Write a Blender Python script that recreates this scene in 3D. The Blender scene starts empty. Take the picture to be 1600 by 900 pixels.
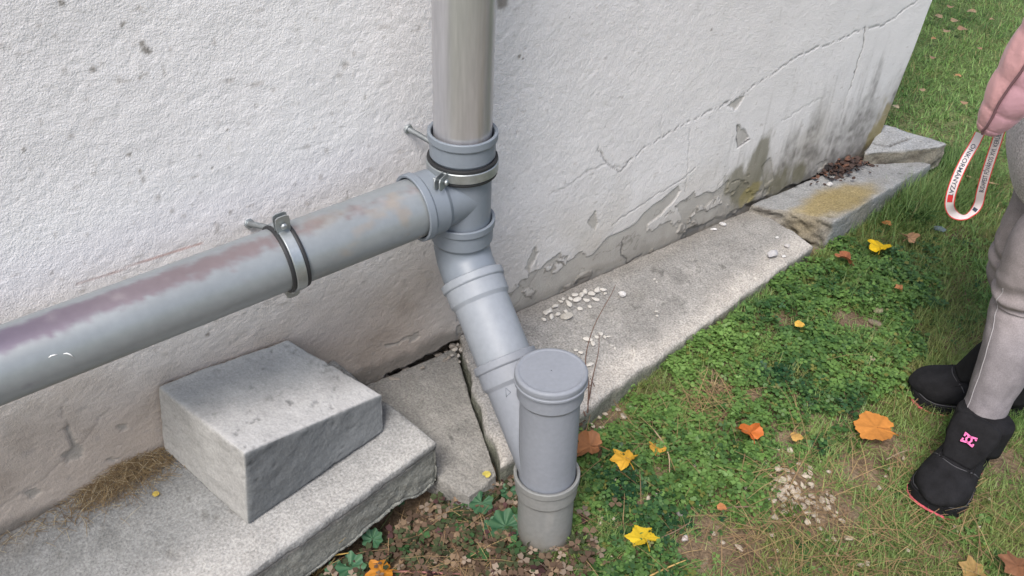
import bpy, math, random
import numpy as np
from mathutils import Vector, Matrix

random.seed(7)
RNG = np.random.default_rng(11)
scene = bpy.context.scene
COL = scene.collection

# ------------------------------------------------------------------ camera
CF, CP, CA, CR = 1350.0, math.radians(37), math.radians(52), math.radians(3)
CAM = np.array([-.776, -1.299, 1.45])
_h = np.array([math.cos(CA), math.sin(CA), 0.]); _r = np.array([math.sin(CA), -math.cos(CA), 0.]); _z = np.array([0, 0, 1.])
FW = _h*math.cos(CP) - _z*math.sin(CP); _u = _h*math.sin(CP) + _z*math.cos(CP)
RT = _r*math.cos(CR) + _u*math.sin(CR); UP = -_r*math.sin(CR) + _u*math.cos(CR)
cd = bpy.data.cameras.new('camera'); cam = bpy.data.objects.new('camera', cd); COL.objects.link(cam)
cd.sensor_fit = 'HORIZONTAL'; cd.sensor_width = 36.0; cd.lens = 36.0*CF/1600.0
cd.clip_start = .01; cd.clip_end = 500
M = Matrix.Identity(4)
for i in range(3):
    M[i][0] = RT[i]; M[i][1] = UP[i]; M[i][2] = -FW[i]; M[i][3] = CAM[i]
cam.matrix_world = M
scene.camera = cam

# ------------------------------------------------------------------ light
SUN_EL, SUN_AZ = math.radians(56), math.radians(212)      # direction TO the sun, azimuth from +X counter-clockwise
world = bpy.data.worlds.new('World'); scene.world = world; world.use_nodes = True
wn = world.node_tree; bg = wn.nodes['Background']
sky = wn.nodes.new('ShaderNodeTexSky'); sky.sky_type = 'NISHITA'; sky.sun_disc = False
sky.sun_elevation = SUN_EL; sky.sun_rotation = math.pi/2 - SUN_AZ
sky.air_density = 1.0; sky.dust_density = 4.0; sky.ozone_density = 1.0
wn.links.new(sky.outputs[0], bg.inputs[0]); bg.inputs[1].default_value = .14
sl = bpy.data.lights.new('sun', 'SUN'); sl.energy = 1.9; sl.angle = math.radians(25); sl.color = (1, .975, .95)
so = bpy.data.objects.new('sun', sl); COL.objects.link(so)
sd = Vector((math.cos(SUN_EL)*math.cos(SUN_AZ), math.cos(SUN_EL)*math.sin(SUN_AZ), math.sin(SUN_EL)))
so.rotation_euler = sd.to_track_quat('Z', 'Y').to_euler(); so.location = sd*10
vs = scene.view_settings; vs.view_transform = 'Standard'; vs.look = 'None'; vs.gamma = 1; vs.exposure = .62

# ------------------------------------------------------------------ pixel <-> place helpers
def ray(px, py): return FW + RT*(px-800)/CF - UP*(py-450)/CF
def on(px, py, n, d):
    r = ray(px, py); n = np.array(n, float); return CAM + r*((d - CAM@n)/(r@n))
def P(px, py, z): return on(px, py, (0, 0, 1), z)
def W(px, py, y=0.): return on(px, py, (0, 1, 0), y)
def proj(X):
    v = np.asarray(X) - CAM; z = v@FW
    return 800 + CF*(v@RT)/z, 450 - CF*(v@UP)/z, z

# ------------------------------------------------------------------ noise
def _hash(ix, iy, iz, seed):
    h = (ix*374761393 + iy*668265263 + iz*2147483647 + seed*974634777) & 0xffffffff
    h = ((h ^ (h >> 13))*1274126177) & 0xffffffff
    h = (h ^ (h >> 16)) & 0xffffffff
    return h.astype(np.float64)/4294967295.0
def noise(X, scale=1., seed=0):
    X = np.asarray(X, float)*scale; f = np.floor(X); i = f.astype(np.int64); t = X - f; t = t*t*(3-2*t)
    r = 0.
    for dx in (0, 1):
        for dy in (0, 1):
            for dz in (0, 1):
                w = (t[..., 0] if dx else 1-t[..., 0])*(t[..., 1] if dy else 1-t[..., 1])*(t[..., 2] if dz else 1-t[..., 2])
                r = r + w*_hash(i[..., 0]+dx, i[..., 1]+dy, i[..., 2]+dz, seed)
    return r*2-1
def fbm(X, scale=1., seed=0, octv=4, g=.5):
    a, s, n = 0., 1., 0.
    for o in range(octv):
        a = a + s*noise(X, scale*2.03**o, seed+o*17); n += s; s *= g
    return a/n
def sstep(a, b, x): t = np.clip((x-a)/(b-a), 0, 1); return t*t*(3-2*t)
def inpoly(x, y, poly):
    r = np.zeros(x.shape, bool); n = len(poly)
    for i in range(n):
        x0, y0 = poly[i][:2]; x1, y1 = poly[(i+1) % n][:2]
        if y0 == y1: continue
        c = ((y0 > y) != (y1 > y)) & (x < (x1-x0)*(y-y0)/(y1-y0)+x0); r ^= c
    return r
def dpoly(x, y, pts):
    d = np.full(x.shape, 9.)
    for (x0, y0), (x1, y1) in zip(pts[:-1], pts[1:]):
        L = (x1-x0)**2+(y1-y0)**2+1e-12; t = np.clip(((x-x0)*(x1-x0)+(y-y0)*(y1-y0))/L, 0, 1)
        d = np.minimum(d, np.hypot(x-x0-t*(x1-x0), y-y0-t*(y1-y0)))
    return d
def mixc(c, col, m): return c*(1-m[..., None]) + np.array(col)*m[..., None]

# ------------------------------------------------------------------ materials
MATS = {}
def mat(name, col=(.5, .5, .5), attr=None, rough=.8, metal=0., var=(0, 0), bump=(), spec=.5, stretch=None, trans=0., coat=0., speck=None):
    m = bpy.data.materials.new(name); m.use_nodes = True; nt = m.node_tree; N = nt.nodes; L = nt.links
    b = N['Principled BSDF']; b.inputs['Roughness'].default_value = rough; b.inputs['Metallic'].default_value = metal
    b.inputs['Specular IOR Level'].default_value = spec
    if coat: b.inputs['Coat Weight'].default_value = coat
    tc = N.new('ShaderNodeTexCoord'); vec = tc.outputs['Object']
    if stretch:
        mp = N.new('ShaderNodeMapping'); mp.inputs['Scale'].default_value = stretch; L.new(vec, mp.inputs[0]); vec = mp.outputs[0]
    if attr:
        a = N.new('ShaderNodeAttribute'); a.attribute_name = attr; c = a.outputs['Color']
    else:
        a = N.new('ShaderNodeRGB'); a.outputs[0].default_value = (*col, 1); c = a.outputs[0]
    def mul(c, fac_socket, lo, hi):
        mr = N.new('ShaderNodeMapRange'); mr.inputs['To Min'].default_value = lo; mr.inputs['To Max'].default_value = hi
        mr.inputs['From Min'].default_value = .25; mr.inputs['From Max'].default_value = .75
        L.new(fac_socket, mr.inputs['Value'])
        vm = N.new('ShaderNodeVectorMath'); vm.operation = 'SCALE'; L.new(c, vm.inputs[0]); L.new(mr.outputs[0], vm.inputs['Scale']); return vm.outputs[0]
    if var[1]:
        n = N.new('ShaderNodeTexNoise'); n.inputs['Scale'].default_value = var[0]; n.inputs['Detail'].default_value = 6; n.inputs['Roughness'].default_value = .65
        L.new(vec, n.inputs['Vector']); c = mul(c, n.outputs[0], 1-var[1], 1+var[1])
    if speck:
        n = N.new('ShaderNodeTexNoise'); n.inputs['Scale'].default_value = speck[0]; n.inputs['Detail'].default_value = 2
        L.new(vec, n.inputs['Vector']); c = mul(c, n.outputs[0], 1-speck[1], 1+speck[1])
    L.new(c, b.inputs['Base Color'])
    nrm = None
    for sc, st, dist in bump:
        n = N.new('ShaderNodeTexNoise'); n.inputs['Scale'].default_value = sc; n.inputs['Detail'].default_value = 4
        L.new(vec, n.inputs['Vector'])
        bp = N.new('ShaderNodeBump'); bp.inputs['Strength'].default_value = st; bp.inputs['Distance'].default_value = dist
        L.new(n.outputs[0], bp.inputs['Height'])
        if nrm: L.new(nrm, bp.inputs['Normal'])
        nrm = bp.outputs[0]
    if nrm: L.new(nrm, b.inputs['Normal'])
    if trans:
        tr = N.new('ShaderNodeBsdfTranslucent'); L.new(c, tr.inputs[0]); mx = N.new('ShaderNodeMixShader'); mx.inputs[0].default_value = trans
        L.new(b.outputs[0], mx.inputs[1]); L.new(tr.outputs[0], mx.inputs[2]); L.new(mx.outputs[0], N['Material Output'].inputs[0])
    MATS[name] = m; return m

mat('painted_roughcast', attr='Col', rough=.9, spec=.2, var=(9, .05), speck=(420, .05), bump=((70, .14, .003), (190, .46, .0024), (380, .45, .0015)))
mat('concrete', attr='Col', rough=.92, spec=.2, var=(14, .14), speck=(210, .30), bump=((50, .6, .005), (150, .8, .0032), (320, .8, .0016)))
mat('coarse_concrete', attr='Col', rough=.95, spec=.2, var=(14, .18), speck=(230, .40), bump=((60, .6, .006), (220, .9, .0026)))
mat('block_concrete', attr='Col', rough=.92, spec=.2, var=(11, .12), speck=(200, .13), bump=((120, .5, .003), (330, .5, .001)))
mat('soil', attr='Col', rough=1, spec=.1, var=(20, .3), speck=(160, .35), bump=((40, .8, .012), (190, .9, .004)))
mat('leafy', attr='Col', rough=.48, spec=.35, trans=.38)
mat('dry_plant', attr='Col', rough=.85, spec=.2, trans=.15)
mat('fallen_leaf', attr='Col', rough=.6, spec=.3, var=(60, .2), trans=.2, bump=((70, .4, .002),))
mat('stone', attr='Col', rough=.9, spec=.25, var=(60, .18), bump=((90, .6, .003),))
mat('pvc', (.18, .207, .24), rough=.42, var=(7, .07), speck=(90, .035), spec=.45, bump=((30, .06, .002),))
mat('pvc_pale', (.245, .268, .298), rough=.5, var=(8, .09), speck=(90, .05), spec=.4, bump=((30, .06, .002),))
mat('pvc_cap', (.215, .232, .262), rough=.55, var=(12, .07), speck=(120, .05), spec=.4, bump=((60, .1, .001),))
mat('pvc_lower', (.215, .22, .215), rough=.48, var=(9, .09), speck=(90, .05), spec=.4)
mat('weathered_pvc', attr='Col', rough=.36, metal=.25, var=(9, .08), spec=.4, speck=(70, .05), bump=((30, .06, .002),))
mat('splashed_pvc', attr='Col', rough=.5, spec=.4, var=(9, .08), speck=(110, .08))
mat('zinc', attr='Col', rough=.32, metal=.6, spec=.5, var=(16, .14), speck=(120, .07), stretch=(1.6, 1.6, .16))
mat('rubber', (.018, .019, .021), rough=.6, bump=((80, .2, .001),))
mat('galvanised', (.38, .41, .42), rough=.42, metal=.75, var=(45, .25), bump=((70, .15, .001),))
mat('white_mark', (.75, .76, .76), rough=.6)
mat('mark_dark', (.14, .16, .19), rough=.6)
mat('denim', attr='Col', rough=.92, spec=.15, var=(30, .16), speck=(420, .16), bump=((500, .4, .0007), (25, .3, .006)))
mat('pale_thread', (.33, .32, .33), rough=.9)
mat('pink_quilt', (.56, .315, .32), rough=.36, spec=.4, var=(20, .06), bump=((30, .6, .006), (140, .3, .0012)))
mat('pink_panel', (.52, .30, .35), rough=.33, spec=.5, var=(20, .05), bump=((22, .7, .006),))
mat('seam_cord', (.16, .085, .095), rough=.7)
mat('grey_knit', (.46, .44, .445), rough=.95, speck=(260, .4), bump=((230, .9, .003),))
mat('black_suede', (.010, .010, .0115), rough=.85, spec=.2, var=(30, .55), bump=((300, .6, .0012), (26, .5, .004)))
mat('shoe_piping', (.045, .045, .05), rough=.6)
mat('pink_sole', (.72, .13, .17), rough=.6)
mat('logo_pink', (.78, .16, .40), rough=.6)
mat('skin', (.56, .34, .26), rough=.55)
mat('hair', (.05, .028, .018), rough=.5, bump=((90, .8, .003),), stretch=(1, 1, .15))
mat('strap_white', (.62, .57, .57), rough=.55)
mat('strap_red', (.58, .035, .04), rough=.55)
mat('print_ink', (.035, .05, .08), rough=.7)
mat('lip', (.5, .2, .19), rough=.5); mat('eye_white', (.7, .7, .7), rough=.2); mat('iris', (.06, .035, .02), rough=.2)

# ------------------------------------------------------------------ mesh helpers
def mesh(name, V, F, m, smooth=True, col=None, parent=None, loc=None, label=None):
    """one mesh object; V in world space, loc = origin to use (world), parent = an object whose location is the frame"""
    V = np.asarray(V, float).copy()
    org = np.array(loc if loc is not None else (0, 0, 0), float)
    pw = np.zeros(3)
    if parent is not None:
        q = parent
        while q is not None: pw += np.array(q.location); q = q.parent
        org = pw
    V -= org
    me = bpy.data.meshes.new(name)
    if isinstance(F, np.ndarray):
        n, k = F.shape
        me.vertices.add(len(V)); me.vertices.foreach_set('co', V.astype(np.float32).ravel())
        me.loops.add(n*k); me.loops.foreach_set('vertex_index', F.astype(np.int32).ravel())
        me.polygons.add(n); me.polygons.foreach_set('loop_start', np.arange(0, n*k, k, dtype=np.int32))
        me.update(calc_edges=True)
    else:
        me.from_pydata([tuple(v) for v in V], [], [tuple(int(i) for i in f) for f in F])
    me.polygons.foreach_set('use_smooth', np.full(len(me.polygons), bool(smooth)))
    if col is not None:
        a = me.attributes.new('Col', 'FLOAT_COLOR', 'POINT')
        c = np.ones((len(V), 4), np.float32); c[:, :3] = col; a.data.foreach_set('color', c.ravel())
    me.materials.append(MATS[m] if isinstance(m, str) else m)
    o = bpy.data.objects.new(name, me); COL.objects.link(o)
    if parent is not None: o.parent = parent
    else: o.location = org
    if label: o['label'] = label
    return o
def tag(o, label=None, cat=None, group=None, kind=None):
    if label: o['label'] = label
    if cat: o['category'] = cat
    if group: o['group'] = group
    if kind: o['kind'] = kind
    return o
def empty(name, loc):
    o = bpy.data.objects.new(name, None); COL.objects.link(o); o.location = loc; o.empty_display_size = .05; return o
def merge(parts):
    Vs, Fs, k = [], [], 0
    for V, F in parts:
        V = np.asarray(V); Vs.append(V); Fs += [tuple(int(i)+k for i in f) for f in F]; k += len(V)
    return np.vstack(Vs), Fs
def frame(d, up=(0, 0, 1)):
    d = np.asarray(d, float); d = d/np.linalg.norm(d); u = np.array(up, float)
    if abs(d@u) > .95: u = np.array([1., 0, 0])
    a = np.cross(u, d); a /= np.linalg.norm(a); b = np.cross(d, a); return a, b, d
def lathe(o, d, prof, seg=64):
    """prof: (radius, distance along d) pairs"""
    a, b, d = frame(d); o = np.asarray(o, float); th = np.arange(seg)*2*math.pi/seg; P_ = [prof[0]]
    for (ra, sa), (rb, sb) in zip(prof[:-1], prof[1:]):      # holding loops keep the turned edges crisp
        L_ = math.hypot(rb-ra, sb-sa)
        if L_ > .003:
            t = .0007/L_; P_ += [(ra+(rb-ra)*t, sa+(sb-sa)*t), (rb-(rb-ra)*t, sb-(sb-sa)*t)]
        P_.append((rb, sb))
    prof = P_
    ring = np.cos(th)[:, None]*a + np.sin(th)[:, None]*b
    V = np.vstack([o + d*s + ring*r for r, s in prof]); F = []
    for i in range(len(prof)-1):
        for j in range(seg):
            k = (j+1) % seg; F.append((i*seg+j, i*seg+k, (i+1)*seg+k, (i+1)*seg+j))
    return V, F
def loft(path, rad, seg=24, up=(0, 0, 1), caps=True, sub=1, disp=None, power=2.0):
    """swept closed tube; rad: scalars or (a, b); catmull-rom resampled by sub"""
    p = np.array(path, float); R = np.array([(r, r) if np.isscalar(r) else r for r in rad], float)
    if sub > 1:
        D = np.hstack([p, R]); Q = []; E = np.vstack([2*D[0]-D[1], D, 2*D[-1]-D[-2]])
        for i in range(1, len(E)-2):
            for t in np.arange(sub)/sub:
                a, b, c, d = E[i-1], E[i], E[i+1], E[i+2]
                Q.append(.5*((2*b)+(-a+c)*t+(2*a-5*b+4*c-d)*t*t+(-a+3*b-3*c+d)*t**3))
        Q.append(E[-2]); Q = np.array(Q); p = Q[:, :3]; R = np.maximum(Q[:, 3:], 1e-4)
    n = len(p); T = np.gradient(p, axis=0); T /= np.linalg.norm(T, axis=1)[:, None]
    a, b, _ = frame(T[0], up); V = []; th = np.arange(seg)*2*math.pi/seg
    c, s = np.cos(th), np.sin(th)
    c = np.sign(c)*np.abs(c)**(2/power); s = np.sign(s)*np.abs(s)**(2/power)
    for i in range(n):
        a = a - T[i]*(a@T[i]); a /= np.linalg.norm(a); b = np.cross(T[i], a)
        off = (c*R[i, 0])[:, None]*a + (s*R[i, 1])[:, None]*b
        if disp is not None: off = off*(1+disp(i/(n-1), th))[:, None]
        V.append(p[i]+off)
    V = np.vstack(V); F = []
    for i in range(n-1):
        for j in range(seg):
            k = (j+1) % seg; F.append((i*seg+j, i*seg+k, (i+1)*seg+k, (i+1)*seg+j))
    if caps:
        F.append(tuple(range(seg-1, -1, -1))); F.append(tuple((n-1)*seg+j for j in range(seg)))
    return V, F
def gridfaces(n, m, off=0):
    i, j = np.meshgrid(np.arange(n-1), np.arange(m-1), indexing='ij'); a = i*m+j+off
    return np.stack([a, a+m, a+m+1, a+1], -1).reshape(-1, 4)
def block(top, bot, res=.006, rnd=.006, disp=None):
    """hexahedron from 4 top + 4 bottom corners (same order round), edges worn round, surface displaced"""
    T = np.array(top, float); B = np.array(bot, float)
    Lx = np.linalg.norm(T[1]-T[0]); Ly = np.linalg.norm(T[3]-T[0]); Lz = np.linalg.norm(T[0]-B[0]); S = np.array([Lx, Ly, Lz])
    def tri(q):
        u, v, w = q[:, 0:1]/Lx, q[:, 1:2]/Ly, q[:, 2:3]/Lz
        t = T[0]*(1-u)*(1-v)+T[1]*u*(1-v)+T[2]*u*v+T[3]*(1-u)*v
        b = B[0]*(1-u)*(1-v)+B[1]*u*(1-v)+B[2]*u*v+B[3]*(1-u)*v
        return b*(1-w)+t*w
    Vs, Fs, Ns, k = [], [], [], 0
    for ax in range(3):
        for sd_ in (0, 1):
            o1, o2 = [i for i in range(3) if i != ax]
            n1, n2 = max(3, int(S[o1]/res)), max(3, int(S[o2]/res))
            g1, g2 = np.meshgrid(np.linspace(0, S[o1], n1), np.linspace(0, S[o2], n2), indexing='ij')
            q = np.zeros((n1*n2, 3)); q[:, o1] = g1.ravel(); q[:, o2] = g2.ravel(); q[:, ax] = S[ax]*sd_
            f = gridfaces(n1, n2, k)
            if (sd_ == 1) != (ax == 1): pass
            if (ax == 1) == (sd_ == 1): f = f[:, ::-1]
            nn = np.zeros((len(q), 3)); nn[:, ax] = 1 if sd_ else -1
            Vs.append(q); Fs.append(f); Ns.append(nn); k += len(q)
    Q = np.vstack(Vs); N0 = np.vstack(Ns); F = np.vstack(Fs)
    W0 = tri(Q)
    r = np.minimum(rnd*(1+.8*fbm(W0, 28, 5)+.9*np.maximum(fbm(W0, 9, 9), 0)*2), S.min()*.45)[:, None]
    I = np.clip(Q, r, S-r); D = Q-I; D /= (np.linalg.norm(D, axis=1)[:, None]+1e-9); Q2 = I+D*r
    X = tri(Q2)
    # world normals from the local direction
    ex = (T[1]-T[0])/Lx; ey = (T[3]-T[0])/Ly; ez = (T[0]-B[0])/Lz
    Nw = D[:, 0:1]*ex+D[:, 1:2]*ey+D[:, 2:3]*ez; Nw /= np.linalg.norm(Nw, axis=1)[:, None]+1e-9
    if disp is not None: X = X+Nw*disp(W0, Nw)[:, None]
    return X, F, Nw, Q2/S

# ------------------------------------------------------------------ ground shape
PB = np.array([-.029, -.491, 0.])         # foot of the standpipe
PT = np.array([-.030, -.467, .438])       # its top
def gz0(x, y):
    x = np.asarray(x, float); y = np.asarray(y, float)
    z = .095*sstep(-.15, 1.0, x) - .035*sstep(-.05, -.35, x)*1.0
    z = z + .01*sstep(-.9, -1.6, y)
    return z
def gz(x, y):
    x = np.asarray(x, float); y = np.asarray(y, float)
    X = np.stack([x, y, np.zeros_like(x)], -1)
    return gz0(x, y) + .012*fbm(X, 5, 3) + .005*fbm(X, 22, 8, 3) + .05*fbm(X, .35, 21, 2)*sstep(1.6, 4, np.hypot(x-.3, y+.6))
def G(px, py):
    z = .05
    for _ in range(12):
        p = P(px, py, z); z = float(gz(p[0], p[1]))
    return np.array([p[0], p[1], z])

# =================================================================== SETTING
def axis_lines(pieces):
    out = []
    for a, b, h in pieces: out += list(np.arange(a, b-1e-9, h))
    out.append(pieces[-1][1]); return np.array(out)
xs = axis_lines([(-80, -12, 8), (-12, -3, 1), (-3, -1, .1), (-1, 2.0, .012), (2.0, 6, .06), (6, 14, 1), (14, 90, 8)])
ys = axis_lines([(-80, -12, 8), (-12, -3, 1), (-3, -1.4, .08), (-1.4, .1, .012), (.1, 4, .06), (4, 12, 1), (12, 90, 8)])
gx, gy = np.meshgrid(xs, ys, indexing='ij'); zz = gz(gx, gy)
# hollow washed out under the broken slab ends
hx, hy = P(640, 800, 0.)[:2]
zz = zz - .035*np.exp(-(((gx-hx)/.12)**2+((gy-hy-.02)/.05)**2))
X = np.stack([gx, gy, zz], -1).reshape(-1, 3)
c = np.tile(np.array([.17, .125, .085]), (len(X), 1)); n1 = fbm(X, 7, 31); n2 = fbm(X, 30, 35)
c = mixc(c, (.10, .07, .045), sstep(-.1, .5, n1)*.7); c = mixc(c, (.25, .20, .145), sstep(.1, .6, n2)*.6)
far = sstep(1.3, 2.6, np.hypot(X[:, 0]-.2, X[:, 1]+.7)); c = mixc(c, (.10, .15, .05), far*.85)
mesh('ground', X, gridfaces(len(xs), len(ys)), 'soil', col=c)['kind'] = 'structure'

# ------------------------------------------------------------------ house wall
XE = 1.70
xs = axis_lines([(-4, -1.15, .05), (-1.15, -.15, .004), (-.15, XE, .0027)])
zs = axis_lines([(-.3, 0, .02), (0, .42, .0027), (.42, 1.05, .004), (1.05, 1.5, .008), (1.5, 4, .08)])
gx, gzz = np.meshgrid(xs, zs, indexing='ij'); x = gx.ravel(); z = gzz.ravel(); X = np.stack([x, np.zeros_like(x), z], -1)
wx = x + .006*fbm(X, 38, 41); wz = z + .006*fbm(X, 38, 47); wx2 = x + .02*fbm(X, 13, 51); wz2 = z+.02*fbm(X, 13, 57)
w2 = lambda L: [tuple(W(a, b)[[0, 2]]) for a, b in L]
C = np.tile(np.array([.665, .660, .668]), (len(x), 1)); C = mixc(C, (.62, .57, .58), sstep(-.3, -1.2, x)*sstep(.6, 1.3, z)*.6)
C *= (1+.05*fbm(X, 3, 61))[:, None]
# splash dirt along the foot, browner on the left
foot = .125 + .03*sstep(-.5, 1.4, x)
dz = wz2-foot
lowL = sstep(.56, .22, z+.07*fbm(X, 5, 63)+.05*x)*sstep(.40, -.05, x+.15*fbm(X, 4, 66))
C = mixc(C, (.36, .285, .215), lowL*.74); C = mixc(C, (.24, .20, .16), lowL*sstep(.05, .6, fbm(X, 9, 68))*.4)
st0 = fbm(np.stack([x*26, x*0, z*3.5], -1), 1., 73); st = fbm(np.stack([x*60, x*0, z*6], -1), 1., 75)
onR = sstep(-.05, .35, x)
spl = sstep(.34, .04, dz+.10*fbm(X*[1.4, 1, 1], 5, 67)+.06*st0)*onR; C = mixc(C, (.47, .455, .43), spl*.62)
spl2 = sstep(.16, .0, dz+.05*fbm(X, 12, 69)+.04*st)*onR; C = mixc(C, (.34, .32, .285), spl2*.7)
warm = sstep(.0, .5, fbm(X, 6, 64))*sstep(.3, .05, dz)*onR; C = mixc(C, (.44, .40, .33), warm*.35)
Hg = .07+.27*sstep(.85, 1.45, x); gm = sstep(1., .15, dz/Hg+.55*st0+.35*st)*sstep(.75, 1.25, x)*(.72+.55*fbm(X, 55, 74, 3))
C = mixc(C, (.125, .12, .11), np.clip(gm, 0, 1)*.82)
gm2 = sstep(.25, .6, st+.3*st0)*sstep(.62, .25, z)*sstep(.7, 1.1, x); C = mixc(C, (.30, .295, .28), gm2*.45)
gm3 = sstep(.15, .7, st0)*sstep(.45, .9, z)*sstep(.2, .6, x); C = mixc(C, (.54, .54, .53), gm3*.35)
blk = sstep(.15, .6, fbm(X*[1, 1, .45], 38, 78, 3)+.4*sstep(.06, .0, dz))*sstep(.09, .01, dz)*sstep(.5, .9, x); C = mixc(C, (.10, .097, .085), blk*.7)
rain = sstep(.2, .8, fbm(np.stack([x*40, x*0, z*1.6], -1), 1., 79))*sstep(.7, 1.1, z); C = mixc(C, (.52, .51, .50), rain*.3)
C = mixc(C, (.17, .155, .135), sstep(.028, .0, dz+.012*fbm(X, 30, 80))*.8)
# peeled paint
peel = np.zeros(len(x), bool)
pn = dz-(.085+.075*fbm(X*[1.5, 1, 2.2], 6.5, 181)+.022*fbm(X, 38, 183)); pn2 = fbm(X*[1, 1, 1.4], 17, 185)+.3*fbm(X, 60, 187)-.28
inr = (x > .08) & (x < 1.18); pm = (pn < 0) & (pn2 < 0) & inr
edge = (np.exp(-(pn/.0016)**2)*(pn2 < 0)+np.exp(-(pn2/.05)**2)*(pn < 0))*inr*(fbm(X, 10, 189) > -.25)
peel |= pm
for poly in ([(805, 505), (812, 478), (835, 462), (838, 432), (850, 420), (862, 440), (905, 412), (925, 398), (948, 372), (990, 352), (1005, 335), (1032, 312), (1060, 290), (1063, 300), (1035, 335), (1012, 352), (1003, 398), (975, 410), (968, 385), (940, 415), (880, 440), (862, 452), (885, 468), (815, 505)],
             [(800, 520), (850, 480), (905, 452), (960, 425), (1020, 395), (1080, 362), (1130, 340), (1175, 330), (1190, 340), (1000, 430), (820, 530)],
             [(820, 420), (828, 400), (835, 385), (842, 395), (832, 410), (828, 428)],
             [(1135, 165), (1165, 148), (1160, 158), (1148, 172)],
             [(1151, 196), (1165, 205), (1170, 215), (1154, 230)], [(918, 345), (928, 330), (935, 345), (928, 360)],
             [(102, 668), (112, 662), (118, 690), (132, 700), (130, 712), (108, 722), (98, 712), (112, 700)],
             [(40, 768), (60, 762), (66, 772), (48, 780)], [(186, 664), (200, 660), (202, 670), (190, 674)],
             [(1060, 320), (1085, 300), (1090, 330), (1065, 345)], [(1190, 260), (1205, 245), (1210, 280), (1195, 290)]):
    q = w2(poly); peel |= inpoly(wx, wz, q)
peel |= (fbm(X, 10, 85)+.3*fbm(X, 40, 86) > .40) & (dz < .06)
pf = peel.astype(float)
C = mixc(C, (.37, .355, .32), pf*np.where(x > 0, .62, .6)); C *= (1-pf*.18*(.5+.5*fbm(X, 40, 87)))[:, None]; C = mixc(C, (.15, .14, .12), np.clip(edge, 0, 1)*.6)
# algae
def blobw(px, py, r, k=1.): a = W(px, py); return np.exp(-((x-a[0])**2+(k*(z-a[2]))**2)/r**2)
al = blobw(1165, 300, .055)+blobw(1150, 285, .05)+blobw(1185, 260, .05, .7)+blobw(1215, 285, .06)+blobw(1190, 235, .03, .6)+blobw(1250, 270, .05)
al = sstep(.25, 1.0, al+.6*fbm(X*[2, 1, .8], 26, 91, 5)+.15*st); C = mixc(C, (.13, .122, .075), al*.75)
yl = sstep(.45, .9, blobw(1165, 310, .04, 1.)+blobw(1180, 295, .03)+.5*fbm(X, 45, 93)); C = mixc(C, (.25, .21, .06), yl*.5)
ye = sstep(.35, 1., blobw(1378, 190, .06, .6)+blobw(1368, 212, .045)+.7*fbm(X*[1.6, 1, .7], 32, 95, 5)); C = mixc(C, (.26, .215, .08), ye*.7)
# dark specks
for a, b, r in ((222, 68, .006), (228, 78, .008), (234, 82, .005), (146, 108, .006), (96, 5, .006), (190, 40, .004), (218, 122, .004), (202, 242, .004), (218, 268, .004), (356, 202, .003), (360, 332, .005), (812, 88, .006), (818, 92, .004), (1112, 46, .004), (890, 28, .003), (325, 522, .006), (785, 2, .02), (332, 262, .003), (38, 234, .004), (150, 232, .003), (195, 35, .003), (560, 350, .003)):
    q = W(a, b); d = np.hypot(x-q[0], z-q[2]); C = mixc(C, (.16, .145, .125), sstep(r, r*.45, d+.25*r*fbm(X, 300, 97)+0*x)*.8)
sp = noise(X, 60, 101); sp2 = noise(X, 95, 103); C = mixc(C, (.30, .28, .26), sstep(.78, .92, sp)*.5*sstep(.5, -.2, x)); C = mixc(C, (.35, .33, .31), sstep(.82, .95, sp2)*.5)
# cracks, and one thin red-brown line
ck = np.zeros(len(x))
def crack(L, w, amp=1., k=1.):
    global ck, C
    d = dpoly(wx+.004*noise(X, 90, 5), wz+.004*noise(X, 90, 6), w2(L)); m = sstep(w*1.5, w*.35, d)*amp
    C = mixc(C, (.10, .095, .09), m*.85*k); ck = np.maximum(ck, m)
crack([(1440, -8), (1395, 30), (1378, 40), (1350, 45), (1300, 66), (1250, 85), (1205, 118), (1190, 125), (1150, 155), (1135, 161), (1102, 177), (1060, 200), (1032, 215), (1004, 233), (967, 268), (948, 254), (934, 233)], .0015, 1., .6)
crack([(967, 262), (948, 256), (915, 268), (892, 289), (859, 303)], .002, .6, .6)
crack([(1352, 42), (1350, 62), (1346, 80), (1338, 105), (1333, 122), (1326, 140)], .002)
crack([(1326, 140), (1318, 165), (1310, 200)], .0015, .5, .5)
crack([(957, 350), (999, 322), (1027, 303), (1060, 285), (1085, 262)], .0016, .7, .7)
crack([(805, 478), (838, 430), (838, 385)], .0018, .5, .5)
crack([(1079, 201), (1074, 261), (1070, 300)], .002, .5, .5)
crack([(1151, 196), (1153, 230), (1170, 218)], .0025); crack([(1032, 212), (1034, 180)], .0015, .5, .4)
crack([(1110, 330), (1122, 290), (1140, 262)], .002, .5, .5); crack([(975, 372), (972, 396), (982, 412), (1005, 398)], .002)
crack([(0, 792), (70, 745), (120, 700), (170, 640)], .0018, .5, .35); crack([(95, 640), (108, 665), (112, 700), (100, 722)], .002, .6, .5)
crack([(1220, 190), (1260, 165), (1290, 150)], .0015, .5, .4)
for L in ([(120, 445), (235, 405), (315, 380)],):
    d = dpoly(x, z, w2(L)); C = mixc(C, (.34, .16, .13), sstep(.0028, .001, d)*.65*(.5+.5*sstep(-.4, .2, fbm(X, 20, 7))))  # thin red-brown line on the left, colour only, no relief
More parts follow.
